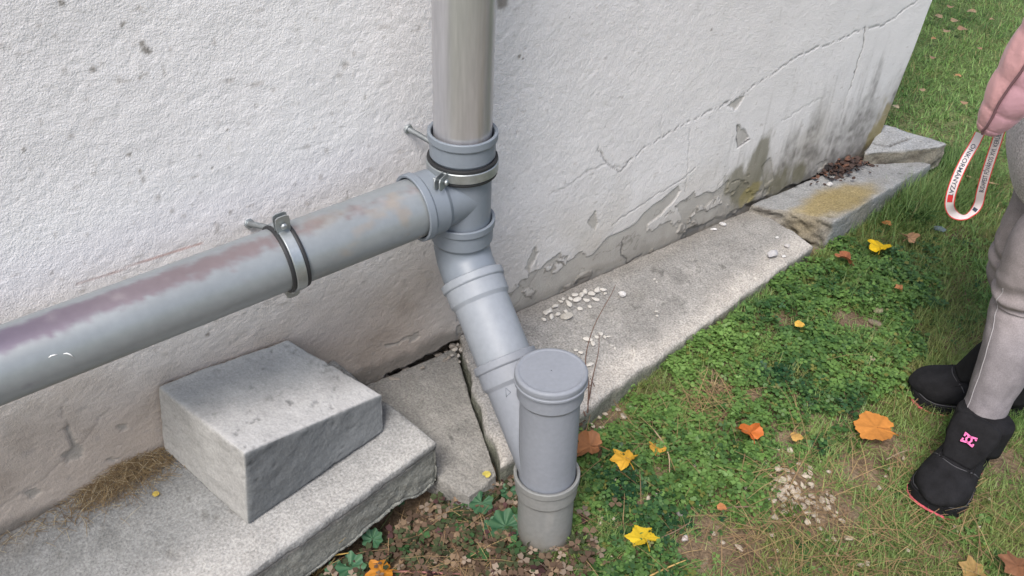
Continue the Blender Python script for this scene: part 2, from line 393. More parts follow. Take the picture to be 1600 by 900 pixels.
# relief: peeling, cracks, broken plaster foot
relief = (.0005*fbm(X, 60, 111, 2) + .00035*noise(X, 230, 113)-.0022*np.maximum(noise(X, 130, 114)-.5, 0)*(x < .6))*(1-.75*pf)*(1-.45*sstep(.5, 1.2, x)) + .003*fbm(X, 4, 115)
relief -= pf*.0028; relief -= ck*.0025
brk = w2([(585, 612), (600, 588), (625, 575), (650, 560), (680, 548), (705, 535), (722, 530), (735, 560), (700, 640), (600, 660)])
bm = inpoly(x+.02*fbm(X, 18, 3), z+.022*fbm(X, 18, 4), brk).astype(float)
relief -= bm*(.045+.02*fbm(X, 25, 117)); C = mixc(C, (.20, .18, .15), bm*.8)
gap = sstep(.022, .004, z-foot+.02*fbm(X, 22, 119)+.012)*sstep(.1, .3, x); relief -= gap*.011*sstep(-.25, .3, fbm(X*[1, 0, 0], 9, 121))
X[:, 1] = -relief
xl = x + .0
# the end of the wall leans out very slightly towards its top
lean = sstep(XE-.12, XE, x)*np.clip((z-.16)*.10, -.02, .3)
X[:, 0] += lean
nX, nZ = len(xs), len(zs)
F = gridfaces(nX, nZ)[:, ::-1]
F = gridfaces(nX, nZ)
# end face and rest of the box
ed = X[(nX-1)*nZ:(nX)*nZ]; ez_ = zs
k0 = len(X); ysd = axis_lines([(0, .4, .02), (.4, 8, .5)])[1:]
Vend = []; 
for yy in ysd:
    e = ed.copy(); e[:, 1] = yy; Vend.append(e)
Vend = np.vstack(Vend); F2 = []
cols = [np.arange((nX-1)*nZ, nX*nZ)]+[np.arange(k0+i*nZ, k0+(i+1)*nZ) for i in range(len(ysd))]
for a, b in zip(cols[:-1], cols[1:]): F2.append(np.stack([a[:-1], b[:-1], b[1:], a[1:]], -1))
Xw = np.vstack([X, Vend]); Cw = np.vstack([C, np.tile(C[(nX-1)*nZ:], (len(ysd), 1))])
k1 = len(Xw); top = [(-4, 0, 4), (XE+.3, 0, 4), (XE+.3, 8, 4), (-4, 8, 4), (-4, 8, -.3), (-4, 0, -.3)]
Xw = np.vstack([Xw, top]); Cw = np.vstack([Cw, np.tile([.7, .7, .7], (6, 1))])
F3 = np.array([(k1, k1+1, k1+2, k1+3), (k1, k1+3, k1+4, k1+5)])
wall = mesh('house_wall', Xw, np.vstack([F]+F2+[F3]), 'painted_roughcast', col=Cw, loc=(0, 0, -.3))
tag(wall, 'white roughcast house wall with cracked and peeling paint and a grimy foot', 'wall')

# ------------------------------------------------------------------ concrete slabs
def conc(X, N, base=(.34, .335, .32), seed=0, top_pale=0.):
    base = tuple(np.array(base)*.68)
    c = np.tile(np.array(base), (len(X), 1)); a = fbm(X, 6, seed+1); b = fbm(X, 26, seed+5, 3)
    c = c*(1+.20*a+.16*b)[:, None]
    c = mixc(c, np.array(base)*1.5, sstep(.15, .7, fbm(X, 11, seed+9))*.4); c = mixc(c, np.array(base)*.55, sstep(.2, .7, fbm(X, 16, seed+13))*.5)
    c = mixc(c, (.09, .088, .08), sstep(.62, .8, noise(X, 75, seed+15))*.55)
    return c
def slab(name, top, th, label, cat='slab', base=(.34, .335, .32), res=.006, rnd=.006, seed=0, rough=.003, m='concrete', bottom=None, edit=None):
    T = np.array(top, float); B = np.array(bottom, float) if bottom is not None else T-np.array([0, 0, th])
    def dp(X, N):
        side = 1-np.abs(N[:, 2])
        return rough*fbm(X, 14, seed+21)+.4*rough*fbm(X, 60, seed+23, 3)+side*(rough*.9*fbm(X, 40, seed+25, 4))
    X, F, N, uvw = block(T, B, res, rnd, dp)
    c = conc(X, N, base, seed)
    if edit: X, c = edit(X, N, c, uvw)
    o = mesh(name, X, F, m, col=c, loc=tuple((B.mean(0))))
    tag(o, label, cat); return o
def zl(x, y): return .2475+.14*x+.115*y          # top plane of the left slab
LT = [(-.235, -.002), (-.163, -.308), (-1.65, -.405), (-1.65, -.002)]
def pl(px, py, f=zl):
    z = .15
    for _ in range(30): p = P(px, py, z); z = .5*z+.5*f(p[0], p[1])
    return P(px, py, z)
e1 = pl(400, 890); e0 = pl(685, 690); sl_ = (e1-e0)[:2]/np.linalg.norm((e1-e0)[:2]); fl = e0[:2]+sl_*1.5
LT = [(-.232, -.003), tuple(e0[:2]), tuple(fl), (fl[0], -.003)]
def ed_left(X, N, c, q):
    side = np.where(N[:, 2] < .55, 1., np.clip(1-np.abs(N[:, 2]), 0, 1))
    # formwork ledge along the front face and a ragged underside at its right end
    front = (N[:, 1] < -.5); h = zl(X[:, 0], X[:, 1])-X[:, 2]
    led = sstep(.018, .028, h+.003*fbm(X, 30, 2))*front
    X[:, 1] += led*.010
    low_ = sstep(.045, .10, h)*(q[:, 2] < .75); rag = low_*sstep(-.5, -.30, X[:, 0]); X[:, 2] += rag*(.010+.018*fbm(X*[1, .2, .2], 16, 5, 5)); X[:, 1] += rag*sstep(.06, .12, h)*.006*fbm(X, 60, 6, 4)+front*.0016*fbm(X, 110, 16, 3)
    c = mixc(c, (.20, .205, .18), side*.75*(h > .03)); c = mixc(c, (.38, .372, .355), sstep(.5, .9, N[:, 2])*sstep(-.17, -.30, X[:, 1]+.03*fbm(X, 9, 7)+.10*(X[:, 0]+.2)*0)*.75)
    line = front*sstep(.0035, .0015, np.abs(h-.034)); c = mixc(c, (.45, .43, .40), line*.7)
    d = sstep(.0, .5, fbm(X, 9, 3))*sstep(.5, .9, N[:, 2])*sstep(-.22, -.05, X[:, 1]); c = mixc(c, (.20, .19, .17), d*.5)
    return X, c
slab('concrete_slab', [(a, b, zl(a, b)) for a, b in LT], .13, 'thick raised concrete slab under the loose grey block, pale worn front edge', base=(.275, .28, .275), seed=3, rnd=.007, rough=.004, edit=ed_left)

# block lying on it
bb = [P(388, 822, .147), P(600, 674, .195), (-.36, -.004, .20), P(250, 692, .166)]
bb[3][1] = -.006
bt = [P(383, 709, .325), P(598, 617, .262), P(445, 525, .318), P(243, 600, .325)]
bt[2][1] = min(bt[2][1], -.006); bt[3][1] = -.006
bb[2] = np.array([bt[2][0]+.02, -.006, .20])
def ed_block(X, N, c, q):
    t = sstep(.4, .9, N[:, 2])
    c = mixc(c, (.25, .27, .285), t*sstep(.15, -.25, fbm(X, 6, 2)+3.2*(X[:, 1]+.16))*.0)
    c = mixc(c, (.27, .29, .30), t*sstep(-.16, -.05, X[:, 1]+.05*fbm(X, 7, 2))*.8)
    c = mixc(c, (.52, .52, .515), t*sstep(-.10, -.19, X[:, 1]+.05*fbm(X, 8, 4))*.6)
    fr = sstep(.4, .8, -N[:, 1]); c = mixc(c, (.125, .135, .14), fr*.9); pit = sstep(.5, .72, noise(X, 140, 7))*sstep(-.2, .3, fbm(X, 12, 8)); X -= N*(pit*.0022)[:, None]; c = mixc(c, (.10, .105, .105), pit*.6)  # front face of the same concrete darkened: its shade is put into the colour
    rr = sstep(.4, .8, -N[:, 0]); c = mixc(c, (.40, .395, .375), rr*.5)  # left face paler: light from that side painted into the colour
    return X, c
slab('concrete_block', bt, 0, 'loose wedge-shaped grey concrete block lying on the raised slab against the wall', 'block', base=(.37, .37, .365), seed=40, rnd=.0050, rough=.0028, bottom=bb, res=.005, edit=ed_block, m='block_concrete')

# cracked piece between the raised slab and the crack
def zc(x, y): return .105+.12*(y+.0)
c3 = [pl(722, 575, zc), pl(776, 742, zc), pl(733, 778, zc), pl(560, 640, zc)]
kx = (c3[1][0]-c3[0][0])/(c3[1][1]-c3[0][1]); xw = c3[0][0]+kx*(-.004-c3[0][1])
pc = [(xw, -.004), tuple(c3[1][:2]), tuple(c3[2][:2]), (-.262, -.004)]
slab('broken_slab', [(a, b, zc(a, b)) for a, b in pc], .07, 'low broken concrete slab piece left of the open crack behind the drainpipe', base=(.32, .31, .285), seed=60, rnd=.006, rough=.0045, res=.005)
# long slab right of the crack
def zm(x, y): return .128+.012*x+(.13-.13*sstep(.1, 1.2, x))*y
m0 = P(905, 645, .088); m1 = P(1272, 386, .135)
cr = [(xw+.010, -.004), (c3[1][0]+.012, c3[1][1]-.0)]
def lerp(a, b, t): return a+(b-a)*t
def long_slab():
    # built as a grid in (along, across) so that the crack side and the far joint keep their own lines
    us = np.linspace(0, 1, 250); vs_ = np.linspace(0, 1, 70)
    A0 = np.array(cr[0]); A1 = np.array([cr[1][0]+.0, cr[1][1]]); B0 = np.array([1.135, -.004]); B1 = m1[:2]
    # front edge passes through m0
    top = []
    A1 = m0[:2]+(A1-m0[:2])*1.0
    U, Vv = np.meshgrid(us, vs_, indexing='ij'); Y0 = A0+(B0-A0)*U[..., None]
    s0 = (m0[0]-A1[0])/(B1[0]-A1[0])
    fx = A1[0]+(B1[0]-A1[0])*U; fy = np.where(U < s0, A1[1]+(m0[1]-A1[1])*U/s0, m0[1]+(B1[1]-m0[1])*(U-s0)/(1-s0))
    Xx = Y0[..., 0]*(1-Vv)+fx*Vv; Yy = Y0[..., 1]*(1-Vv)+fy*Vv
    # crack wobble at the near end
    wob = .003*np.sin(Vv*9)+.003*np.sin(Vv*23+1)+.010*fbm(np.stack([Vv*6, Vv*0, Vv*0], -1), 1, 4)
    Xx = Xx+wob*(1-sstep(0, .12, U))
    e = np.minimum(np.minimum(U*1.2, (1-U)*1.2), (1-Vv)*.33); q = np.stack([Xx, Yy, Xx*0], -1)
    Yy = Yy+(.006*fbm(q, 18, 31)+.003*fbm(q, 60, 33))*sstep(.8, 1, Vv)
    Z = zm(Xx, Yy)+.004*fbm(q, 6, 71)+.0022*fbm(q, 40, 73)-.006*(1-sstep(0, .008*(1+fbm(q, 20, 77)), e))
    n, m = U.shape; Vt = np.stack([Xx, Yy, Z], -1).reshape(-1, 3)
    Fs = [gridfaces(n, m)[:, ::-1]]; k = len(Vt)
    def skirt(idx, flip, dx):
        nonlocal Vt, k
        a = Vt[idx]; L = [idx]
        for d in (.006, .02, .04, .075):
            b = a.copy(); b[:, 2] -= d; b += .004*np.stack([fbm(b, 30, 5), fbm(b, 30, 6), b[:, 0]*0], -1); Vt = np.vstack([Vt, b]); L.append(np.arange(k, k+len(a))); k += len(a)
        for p, q in zip(L[:-1], L[1:]):
            f = np.stack([p[:-1], p[1:], q[1:], q[:-1]], -1); Fs.append(f[:, ::-1] if flip else f)
    ii = np.arange(n*m).reshape(n, m)
    skirt(ii[:, -1], True, 0); skirt(ii[0, :], True, 0); skirt(ii[-1, :], False, 0)
    N = np.zeros((len(Vt), 3)); c = conc(Vt, N, (.365, .355, .335), 80)
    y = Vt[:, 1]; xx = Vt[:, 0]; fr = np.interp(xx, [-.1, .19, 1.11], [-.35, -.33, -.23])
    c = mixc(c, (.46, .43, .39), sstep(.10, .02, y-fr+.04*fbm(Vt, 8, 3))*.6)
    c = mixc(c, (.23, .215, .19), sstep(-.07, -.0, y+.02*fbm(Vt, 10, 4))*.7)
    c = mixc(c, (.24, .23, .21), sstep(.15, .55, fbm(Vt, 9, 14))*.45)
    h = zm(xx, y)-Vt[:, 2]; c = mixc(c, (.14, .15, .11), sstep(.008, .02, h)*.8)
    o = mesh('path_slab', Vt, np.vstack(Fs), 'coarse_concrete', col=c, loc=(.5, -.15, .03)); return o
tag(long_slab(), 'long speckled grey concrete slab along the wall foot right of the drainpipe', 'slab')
def ed_far(X, N, c, q):
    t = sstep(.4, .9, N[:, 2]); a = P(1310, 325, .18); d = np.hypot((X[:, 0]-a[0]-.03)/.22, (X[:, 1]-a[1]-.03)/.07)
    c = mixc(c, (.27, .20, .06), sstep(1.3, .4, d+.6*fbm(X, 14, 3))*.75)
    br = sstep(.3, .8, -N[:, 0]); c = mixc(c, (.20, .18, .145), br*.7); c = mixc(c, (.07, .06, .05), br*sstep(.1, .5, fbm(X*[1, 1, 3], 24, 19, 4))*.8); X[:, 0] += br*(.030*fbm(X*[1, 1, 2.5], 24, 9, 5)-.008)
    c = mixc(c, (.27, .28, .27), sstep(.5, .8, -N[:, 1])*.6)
    return X, c
f0 = P(1178, 328, .148); f1 = P(1306, 346, .19); f2 = P(1455, 258, .165)
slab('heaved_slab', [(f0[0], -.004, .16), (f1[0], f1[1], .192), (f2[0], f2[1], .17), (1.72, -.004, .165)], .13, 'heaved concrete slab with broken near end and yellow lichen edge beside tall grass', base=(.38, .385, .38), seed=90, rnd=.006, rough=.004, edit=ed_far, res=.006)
g = [P(1384, 200, .235), P(1478, 226, .215), P(1472, 238, .21), P(1352, 246, .185)]
def ed_cor(X, N, c, q):
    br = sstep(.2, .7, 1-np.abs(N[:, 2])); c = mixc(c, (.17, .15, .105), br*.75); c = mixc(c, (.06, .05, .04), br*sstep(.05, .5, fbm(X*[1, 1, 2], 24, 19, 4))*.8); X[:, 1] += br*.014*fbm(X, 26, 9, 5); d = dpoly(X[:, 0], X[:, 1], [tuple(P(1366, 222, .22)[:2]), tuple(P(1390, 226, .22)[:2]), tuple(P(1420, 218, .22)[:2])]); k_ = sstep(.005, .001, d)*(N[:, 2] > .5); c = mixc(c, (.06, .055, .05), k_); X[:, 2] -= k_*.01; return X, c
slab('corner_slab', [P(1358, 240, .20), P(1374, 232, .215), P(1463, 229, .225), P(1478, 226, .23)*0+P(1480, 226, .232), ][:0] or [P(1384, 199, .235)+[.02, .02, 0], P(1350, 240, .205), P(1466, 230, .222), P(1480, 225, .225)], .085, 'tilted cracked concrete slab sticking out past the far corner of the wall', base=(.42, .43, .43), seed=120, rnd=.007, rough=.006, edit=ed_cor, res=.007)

# =================================================================== DRAINPIPE
r0, R1, R2, RI = .0545, .0598, .0635, .0565
drain = empty('drainpipe', (0, -.14, 0)); tag(drain, 'grey drainpipe assembly of metal downpipe, sloping side pipe and capped cleanout branch', 'drainpipe')
def socket(L, r=r0): return [(RI, .035), (RI, .003), (RI+.0015, .0008), (R2-.0015, 0), (R2, .0015), (R2, .0135), (R2-.001, .0155), (R1, .0175), (R1, .046), (r+.0003, .054), (r, .06), (r, L)]
# downpipe
V, F = lathe((0, -.14, .715), (0, 0, 1), [(.050, 0), (.0525, 0), (.0525, .0005)]+[(.0525, t) for t in np.linspace(.02, 3.2, 60)], 64)
h = V[:, 2]; ang = np.arctan2(V[:, 1]+.14, V[:, 0])
c = np.tile([.44, .435, .45], (len(V), 1)); streak = fbm(np.stack([np.cos(ang)*3, np.sin(ang)*3, h*1.2], -1), 1.3, 4)
c = mixc(c, (.30, .265, .20), sstep(-.1, .5, streak)*.4*sstep(-1.6, -.6, -np.abs(ang+.75)*1)); c *= (1+.1*streak)[:, None]
dp_ = mesh('downpipe', V, F, 'zinc', col=c, parent=drain)
# tee
V, F = merge([lathe((0, -.14, .748), (0, 0, -1), socket(.205), 72),
              lathe((-.108, -.14, .619), (1, 0, .03), socket(.108), 72)])
tee = mesh('tee_fitting', V, F, 'pvc', parent=drain)
# branch pipe
o = np.array([-.075, -.14, .6205]); d = np.array([-.7, 0, -.036]); 
V, F = lathe(o, d, [(.050, 0), (.0545, 0)]+[(.0545, t) for t in np.linspace(.004, 2.6, 300)], 72)
X = V; top = (V[:, 2]-(.6205+(V[:, 0]+.075)*.0514))/.0545; t = (-V[:, 0])
ysd_ = (V[:, 1]+.14)/.0545
c = np.tile([.24, .262, .275], (len(V), 1))
n1 = fbm(X, 14, 3); n2 = fbm(X*[1, 1, 1], 45, 8)
phi = np.degrees(np.arctan2(top, -ysd_)); band = np.exp(-((phi-72-10*fbm(X, 6, 5))/24)**2)
pur = sstep(.25, .75, band*(.45+.7*sstep(.12, .75, t))+.35*n1+.25*n2+.32*fbm(X*[1, 1, 1], 130, 9, 3)-.04)
c = mixc(c, (.085, .06, .13), pur*.72*sstep(.3, .85, t)); c = mixc(c, (.17, .105, .105), pur*.62*sstep(1.0, .4, t)); c = mixc(c, (.30, .25, .20), sstep(.2, .55, fbm(X, 26, 12)+.3*band)*.6*sstep(.36, .2, t))
c = mixc(c, (.40, .38, .38), sstep(.1, .7, n2)*band*.25)
brp = mesh('branch_pipe', V, F, 'weathered_pvc', col=c, parent=drain)
def arc_mark(pts, w=.002):
    return loft(pts, [w]*len(pts), 6, caps=True)
def on_branch(px, py):
    r = ray(px, py); dd = d/np.linalg.norm(d); oc = CAM-o
    a_ = r-dd*(r@dd); b_ = oc-dd*(oc@dd); A, B, Cc = a_@a_, 2*a_@b_, b_@b_-.0547**2
    tt = (-B-math.sqrt(max(B*B-4*A*Cc, 0)))/(2*A); return CAM+r*tt
V, F = merge([loft([on_branch(a, b) for a, b in L], [.0003]+[.0011]*(len(L)-2)+[.0003], 6) for L in
              ([(76, 559), (80, 556), (84, 555), (90, 554)], [(99, 553), (104, 552), (110, 554), (116, 559)])])
mesh('paint_scratch', V, F, 'white_mark', parent=brp)
# elbow
J = PB+(PT-PB)*(.2/.438); E = np.array([0, -.14, .482]); dl = (J-E); LL = np.linalg.norm(dl); dl = dl/LL
V1, F1 = lathe((0, -.14, .568), (0, 0, -1), socket(.072), 72)
pa = [np.array([0, -.14, .500])]
b0 = np.array([0, -.14, .515]); b1 = E+dl*.034
for t_ in np.linspace(0, 1, 14): pa.append((1-t_)**2*b0+2*t_*(1-t_)*E+t_*t_*b1)
pa = pa[1:]+[E+dl*.075]
V2, F2_ = loft([b0+[0, 0, .01]]+pa, [r0]*(len(pa)+1), 72, caps=False)
V, F = merge([(V1, F1), (V2, F2_)]); mesh('elbow_fitting', V, F, 'pvc', parent=drain)
# short socketed pipe
s0_, s1_ = .052, .205
V, F = lathe(E+dl*s0_, dl, socket(s1_-s0_+.03), 72); mesh('socketed_pipe', V, F, 'pvc_pale', parent=drain)
# wye with cleanout
ax = (PT-PB)/np.linalg.norm(PT-PB); cap_top = PT
V, F = merge([lathe(E+dl*.222, dl, socket(LL-.222), 72),
              lathe(cap_top-ax*.008, -ax, socket(.275), 72)])
wye = mesh('wye_fitting', V, F, 'pvc_cap', parent=drain)
# cap
V, F = lathe(cap_top-ax*.012, ax, [(.0605, -.004), (.0632, -.003), (.0644, 0), (.0644, .006), (.0632, .0085), (.0605, .0098), (.0585, .0102), (.0565, .0094), (.0555, .0088), (.03, .0092), (.001, .0094)], 96)
mesh('access_cap', V, F, 'pvc_cap', parent=wye)
V, F = lathe(cap_top-ax*.0172, -ax, [(.0634, 0), (.0652, .001), (.0652, .005), (.0634, .0065)], 96); mesh('cap_rim', V, F, 'pvc_cap', parent=wye)
# little flow triangle
ctr = on(795, 613, tuple(np.cross(dl, (1, 0, 0.))), 0) if False else None
def on_cyl(px, py, o, dd, R):
    r = ray(px, py); oc = CAM-o; a_ = r-dd*(r@dd); b_ = oc-dd*(oc@dd); A, B, Cc = a_@a_, 2*a_@b_, b_@b_-R*R
    return CAM+r*(-B-math.sqrt(max(B*B-4*A*Cc, 0)))/(2*A)
tr = [on_cyl(a, b, E, dl, r0+.0003) for a, b in ((790, 606), (798, 613), (791, 620), (790, 606))]
V, F = merge([loft([a, b], [.0006, .0006], 6) for a, b in zip(tr[:-1], tr[1:])]); mesh('triangle_mark', V, F, 'mark_dark', parent=wye)
# lower pipe into the soil
s_ = .188/.438; V, F = lathe(PB+(PT-PB)*s_, -ax, socket(.07)[:-1]+[(r0, t_) for t_ in np.linspace(.062, .42, 90)], 96)
c = np.tile([.205, .21, .205], (len(V), 1)); c = mixc(c, (.15, .125, .09), sstep(.085, .0, V[:, 2]+.03*fbm(V, 18, 3)+.012*fbm(V, 70, 4))*.75); c = mixc(c, (.28, .275, .26), sstep(.1, .6, fbm(V*[3, 3, .7], 12, 5))*.35)
mesh('standpipe', V, F, 'splashed_pvc', col=c, parent=drain)

# ------------------------------------------------------------------ clamps
def clamp(ctr, axd, R, ear_dirs, screw_to, label, name='pipe_clamp'):
    ctr = np.array(ctr, float); axd = np.array(axd, float); axd /= np.linalg.norm(axd)
    root = empty(name, tuple(ctr)); tag(root, label, 'pipe clamp', 'clamps holding the drainpipe to the wall')
    V, F = lathe(ctr-axd*.016, axd, [(R-.001, 0), (R+.0045, 0), (R+.0052, .004), (R+.0036, .006), (R+.0036, .026), (R+.0052, .028), (R+.0045, .032), (R-.001, .032)], 72)
    mesh('rubber_liner', V, F, 'rubber', parent=root)
    V, F = lathe(ctr-axd*.0095, axd, [(R+.0035, 0), (R+.0062, .0008), (R+.0062, .0182), (R+.0035, .019)], 72)
    mesh('band', V, F, 'galvanised', parent=root)
    for e in ear_dirs:
        e = np.array(e, float); e -= axd*(e@axd); e /= np.linalg.norm(e); n = np.cross(axd, e); n = n if n[1] > 0 else -n
        for s in (-1, 1):
            base = ctr+e*(R+.003)+n*s*.005
            q = []; 
            for k, (hh, ww) in enumerate(((0, .0115), (.022, .0125), (.030, .0115), (.033, .0065))):
                for sn, st_ in ((-1, -1), (1, -1), (1, 1), (-1, 1)): q.append(base+e*hh+axd*ww*sn+n*(.0011*st_))
            f = [(0, 3, 2, 1)]
            for k in range(3):
                for j in range(4): a = k*4+j; b = k*4+(j+1) % 4; f.append((a, b, b+4, a+4))
            f.append((12, 13, 14, 15)); mesh('ear', q, f, 'galvanised', parent=root, smooth=False)
        bo = ctr+e*(R+.018)-n*.013
        V, F = merge([lathe(bo, n, [(0.0001, 0), (.0036, .0003), (.0052, .0018), (.0056, .004), (.0056, .0048), (.0025, .005), (.0025, .03), (.0001, .031)], 20),
                      lathe(bo+n*.0205, n, [(.0001, 0), (.0052, 0), (.0052, .004), (.0001, .004)], 6)])
        mesh('bolt', V, F, 'galvanised', parent=root)
    st_, en = np.array(screw_to[0], float), np.array(screw_to[1], float); dd = en-st_; L = np.linalg.norm(dd); prof = [(.0001, 0)]
    for k in range(int(L/.0022)): prof += [(.0040, k*.0022), (.0053, k*.0022+.0011)]
    prof += [(.0001, L)]
    V, F = merge([lathe(st_, dd, prof, 16), lathe(st_+dd*.10, dd, [(.0045, 0), (.0095, .0003), (.0095, .007), (.0045, .0072)], 6)]); mesh('hanger_screw', V, F, 'galvanised', parent=root)
    return root
clamp((0, -.14, .682), (0, 0, 1), R1, [(-1, -.55, 0), (1, .55, 0)], [W(634, 200)+[0, .01, 0], (-.012, -.078, .690)], 'galvanised pipe clamp around the tee fitting, ear bolt on its left')
cx_ = -.352; cz_ = .6205+(cx_+.075)*.0514
clamp((cx_, -.14, cz_), tuple(d), .0545, [(0, -.12, 1), (0, .12, -1)], [W(388, 353)+[0, .012, 0], (cx_-.0, -.083, cz_+.025)], 'galvanised pipe clamp with black rubber edges around the sloping side pipe')

# =================================================================== PLANTS
class Batch:
    def __init__(s): s.V, s.C, s.n = [], [], 0
def place(tv, pos, sx, yaw, tilt, tdir, sy=None):
    """template verts tv (k,3) at many positions -> (n,k,3)"""
    n = len(pos); sy = sx if sy is None else sy
    c, s = np.cos(yaw), np.sin(yaw)
    x = tv[None, :, 0]*sx[:, None]; y = tv[None, :, 1]*sy[:, None]; z = tv[None, :, 2]*sx[:, None]
    X = x*c[:, None]-y*s[:, None]; Y = x*s[:, None]+y*c[:, None]
    # tilt about horizontal axis (cos tdir, sin tdir)
    ax_ = np.cos(tdir)[:, None]; ay_ = np.sin(tdir)[:, None]; ct = np.cos(tilt)[:, None]; st = np.sin(tilt)[:, None]
    dotp = X*ax_+Y*ay_; cx = ay_*z; cy = -ax_*z; cz = ax_*Y-ay_*X
    X2 = X*ct+cx*st+ax_*dotp*(1-ct); Y2 = Y*ct+cy*st+ay_*dotp*(1-ct); Z2 = z*ct+cz*st
    return np.stack([X2, Y2, Z2], -1)+pos[:, None, :]
def emit(name, tv, tf, pos, sx, yaw, tilt, tdir, col, m, sy=None, shade=None, parent=None):
    k = len(tv); n = len(pos); V = place(np.array(tv, float), pos, sx, yaw, tilt, tdir, sy).reshape(-1, 3)
    F = (np.array(tf)[None]+(np.arange(n)*k)[:, None, None]).reshape(-1, len(tf[0]))
    c = np.repeat(col, k, 0)
    if shade is not None: c = c*np.tile(np.array(shade), n)[:, None]
    return V, F, c
def join(L):
    Vs, Fs, Cs, k = [], [], [], 0
    for V, F, c in L: Vs.append(V); Fs.append(F+k); Cs.append(c); k += len(V)
    return np.vstack(Vs), np.vstack(Fs), np.vstack(Cs)
# leaflet: roundish, slightly cupped, two rows of quads
LEAF = [(0, 0, 0), (.35, -.42, .07), (.8, -.36, .05), (1, 0, -.03), (.8, .36, .05), (.35, .42, .07), (.5, 0, -.02)]
LEAFF = [(0, 1, 6, 5), (1, 2, 3, 6), (6, 3, 4, 5)]
def trefoil(k=3):
    V, F = [], []
    for i in range(k):
        a = 2*math.pi*i/k; c_, s_ = math.cos(a), math.sin(a); o_ = len(V)
        for x_, y_, z_ in [(0, 0, 0), (.42, -.36, .10), (.92, -.30, .02), (.86, 0, -.04), (.92, .30, .02), (.42, .36, .10), (.5, 0, 0)]: V.append((x_*c_-y_*s_, x_*s_+y_*c_, z_))
        F += [(o_, o_+1, o_+6, o_+5), (o_+1, o_+2, o_+3, o_+6), (o_+6, o_+3, o_+4, o_+5)]
    return V, F
TRI, TRIF = trefoil(3)
def blade_t(bend): return [(-.5, 0, 0), (.5, 0, 0), (.36, bend*.35, .5), (-.36, bend*.35, .5), (.05, bend, .93), (-.05, bend, .93)]
BLADEF = [(0, 1, 2, 3), (3, 2, 4, 5)]
def pxof(x, y, z): return proj(np.stack([x, y, z], -1))

slab_poly = [(-2, 0.1), (-2, -.43), tuple(fl), tuple(e0[:2]), tuple(c3[1][:2]+[.0, -.005]), tuple(m0[:2]), tuple(m1[:2]), tuple(f1[:2]), tuple(f2[:2]), (2.0, -.1), (1.98, .08), (1.72, .06), (XE, 9), (-2, 9)]
def free(x, y, pad=0.): return ~inpoly(x, y-pad, slab_poly) & (np.hypot(x-PB[0], y-PB[1]) > .057)
SHOES = [(.72, -.89), (.98, -.83)]
def pblob(px, py, x, y, r, k=1.):
    g_ = G(px, py); return np.exp(-((x-g_[0])**2+(y-g_[1])**2)/r**2)
BARE = [(1325, 500, .055), (1360, 508, .04), (1225, 500, .03), (1250, 800, .085), (1300, 800, .075), (1240, 760, .065), (1150, 860, .07), (1090, 860, .06), (960, 650, .035), (935, 665, .03), (1030, 745, .02), (1100, 820, .035), (1380, 700, .05), (1350, 740, .06), (1230, 690, .04), (1560, 720, .05), (1000, 790, .02), (1120, 610, .035), (1175, 620, .025)]
def bare(x, y):
    b = 0.
    for a in BARE: b = np.maximum(b, pblob(a[0], a[1], x, y, a[2]))
    return b
CLO = [(880, 700), (1000, 600), (1150, 490), (1275, 395), (1320, 372), (1400, 380), (1430, 440), (1440, 520), (1420, 590), (1330, 640), (1250, 720), (1160, 740), (1200, 800), (1120, 830), (1080, 900), (900, 930), (880, 830)]
CLOW = [tuple(G(a, b)[:2]) for a, b in CLO]
def clover_cover(x, y):
    q = np.stack([x, y, x*0], -1); a = inpoly(x+.16*fbm(q, 7, 2, 5), y+.12*fbm(q, 7, 3, 5), CLOW).astype(float)
    n = fbm(q, 13, 17, 3); n2 = fbm(q, 30, 19, 2)
    cov = a*np.clip(.85+.8*n+.4*n2, 0, 1)+(1-a)*.30*sstep(-.1, .5, n)*sstep(2.6, 1.4, x)
    return cov*np.clip(1-1.25*bare(x, y), 0, 1)
def cam_ok(x, y, z, m=140):
    a, b, c_ = pxof(x, y, z); return (a > -m) & (a < 1600+m) & (b > -m) & (b < 900+m)
# ---- clover / chickweed mat
N_ = 150000
x = RNG.uniform(-.15, 2.3, N_); y = RNG.uniform(-1.35, .1, N_)
cv = clover_cover(x, y); keep = (RNG.random(N_) < cv) & free(x, y, .0) & cam_ok(x, y, gz(x, y))
x, y, cv = x[keep], y[keep], cv[keep]; q = np.stack([x, y, x*0], -1)
thick = np.clip(.3+.7*cv+.6*fbm(q, 9, 23, 3), .1, 1.6)
hgt = RNG.random(len(x))**.7*.032*thick+.002
pos = np.stack([x, y, gz(x, y)+hgt], -1); n = len(x)
sz = RNG.uniform(.0065, .0125, n)*(1+.2*fbm(q, 12, 27))*np.where(RNG.random(n) < .35, 1.15, 1.); hue = fbm(q, 6, 29, 3)+.35*RNG.normal(size=n)*.6
base = np.tile([.10, .20, .050], (n, 1)); base = mixc(base, (.19, .32, .085), np.clip(.35+.6*hue, 0, 1)); base = mixc(base, (.018, .068, .030), np.clip(.1-1.1*hue, 0, 1))
base = mixc(base, (.18, .19, .05), (RNG.random(n) < .04).astype(float)); base *= RNG.uniform(.75, 1.25, n)[:, None]
k3 = RNG.random(n) < .45; yw, tl, td = RNG.uniform(0, 6.3, n), RNG.normal(0, .40, n), RNG.uniform(0, 6.3, n)
V, F, c = join([emit('', LEAF, LEAFF, pos[~k3], sz[~k3], yw[~k3], tl[~k3], td[~k3], base[~k3], ''), emit('', TRI, TRIF, pos[k3], sz[k3]*.95, yw[k3], tl[k3], td[k3], base[k3], '')])
o = mesh('clover', V, F, 'leafy', col=c); tag(o, 'dense mat of small round green clover and chickweed leaves beside the slabs', 'ground cover', kind='stuff')

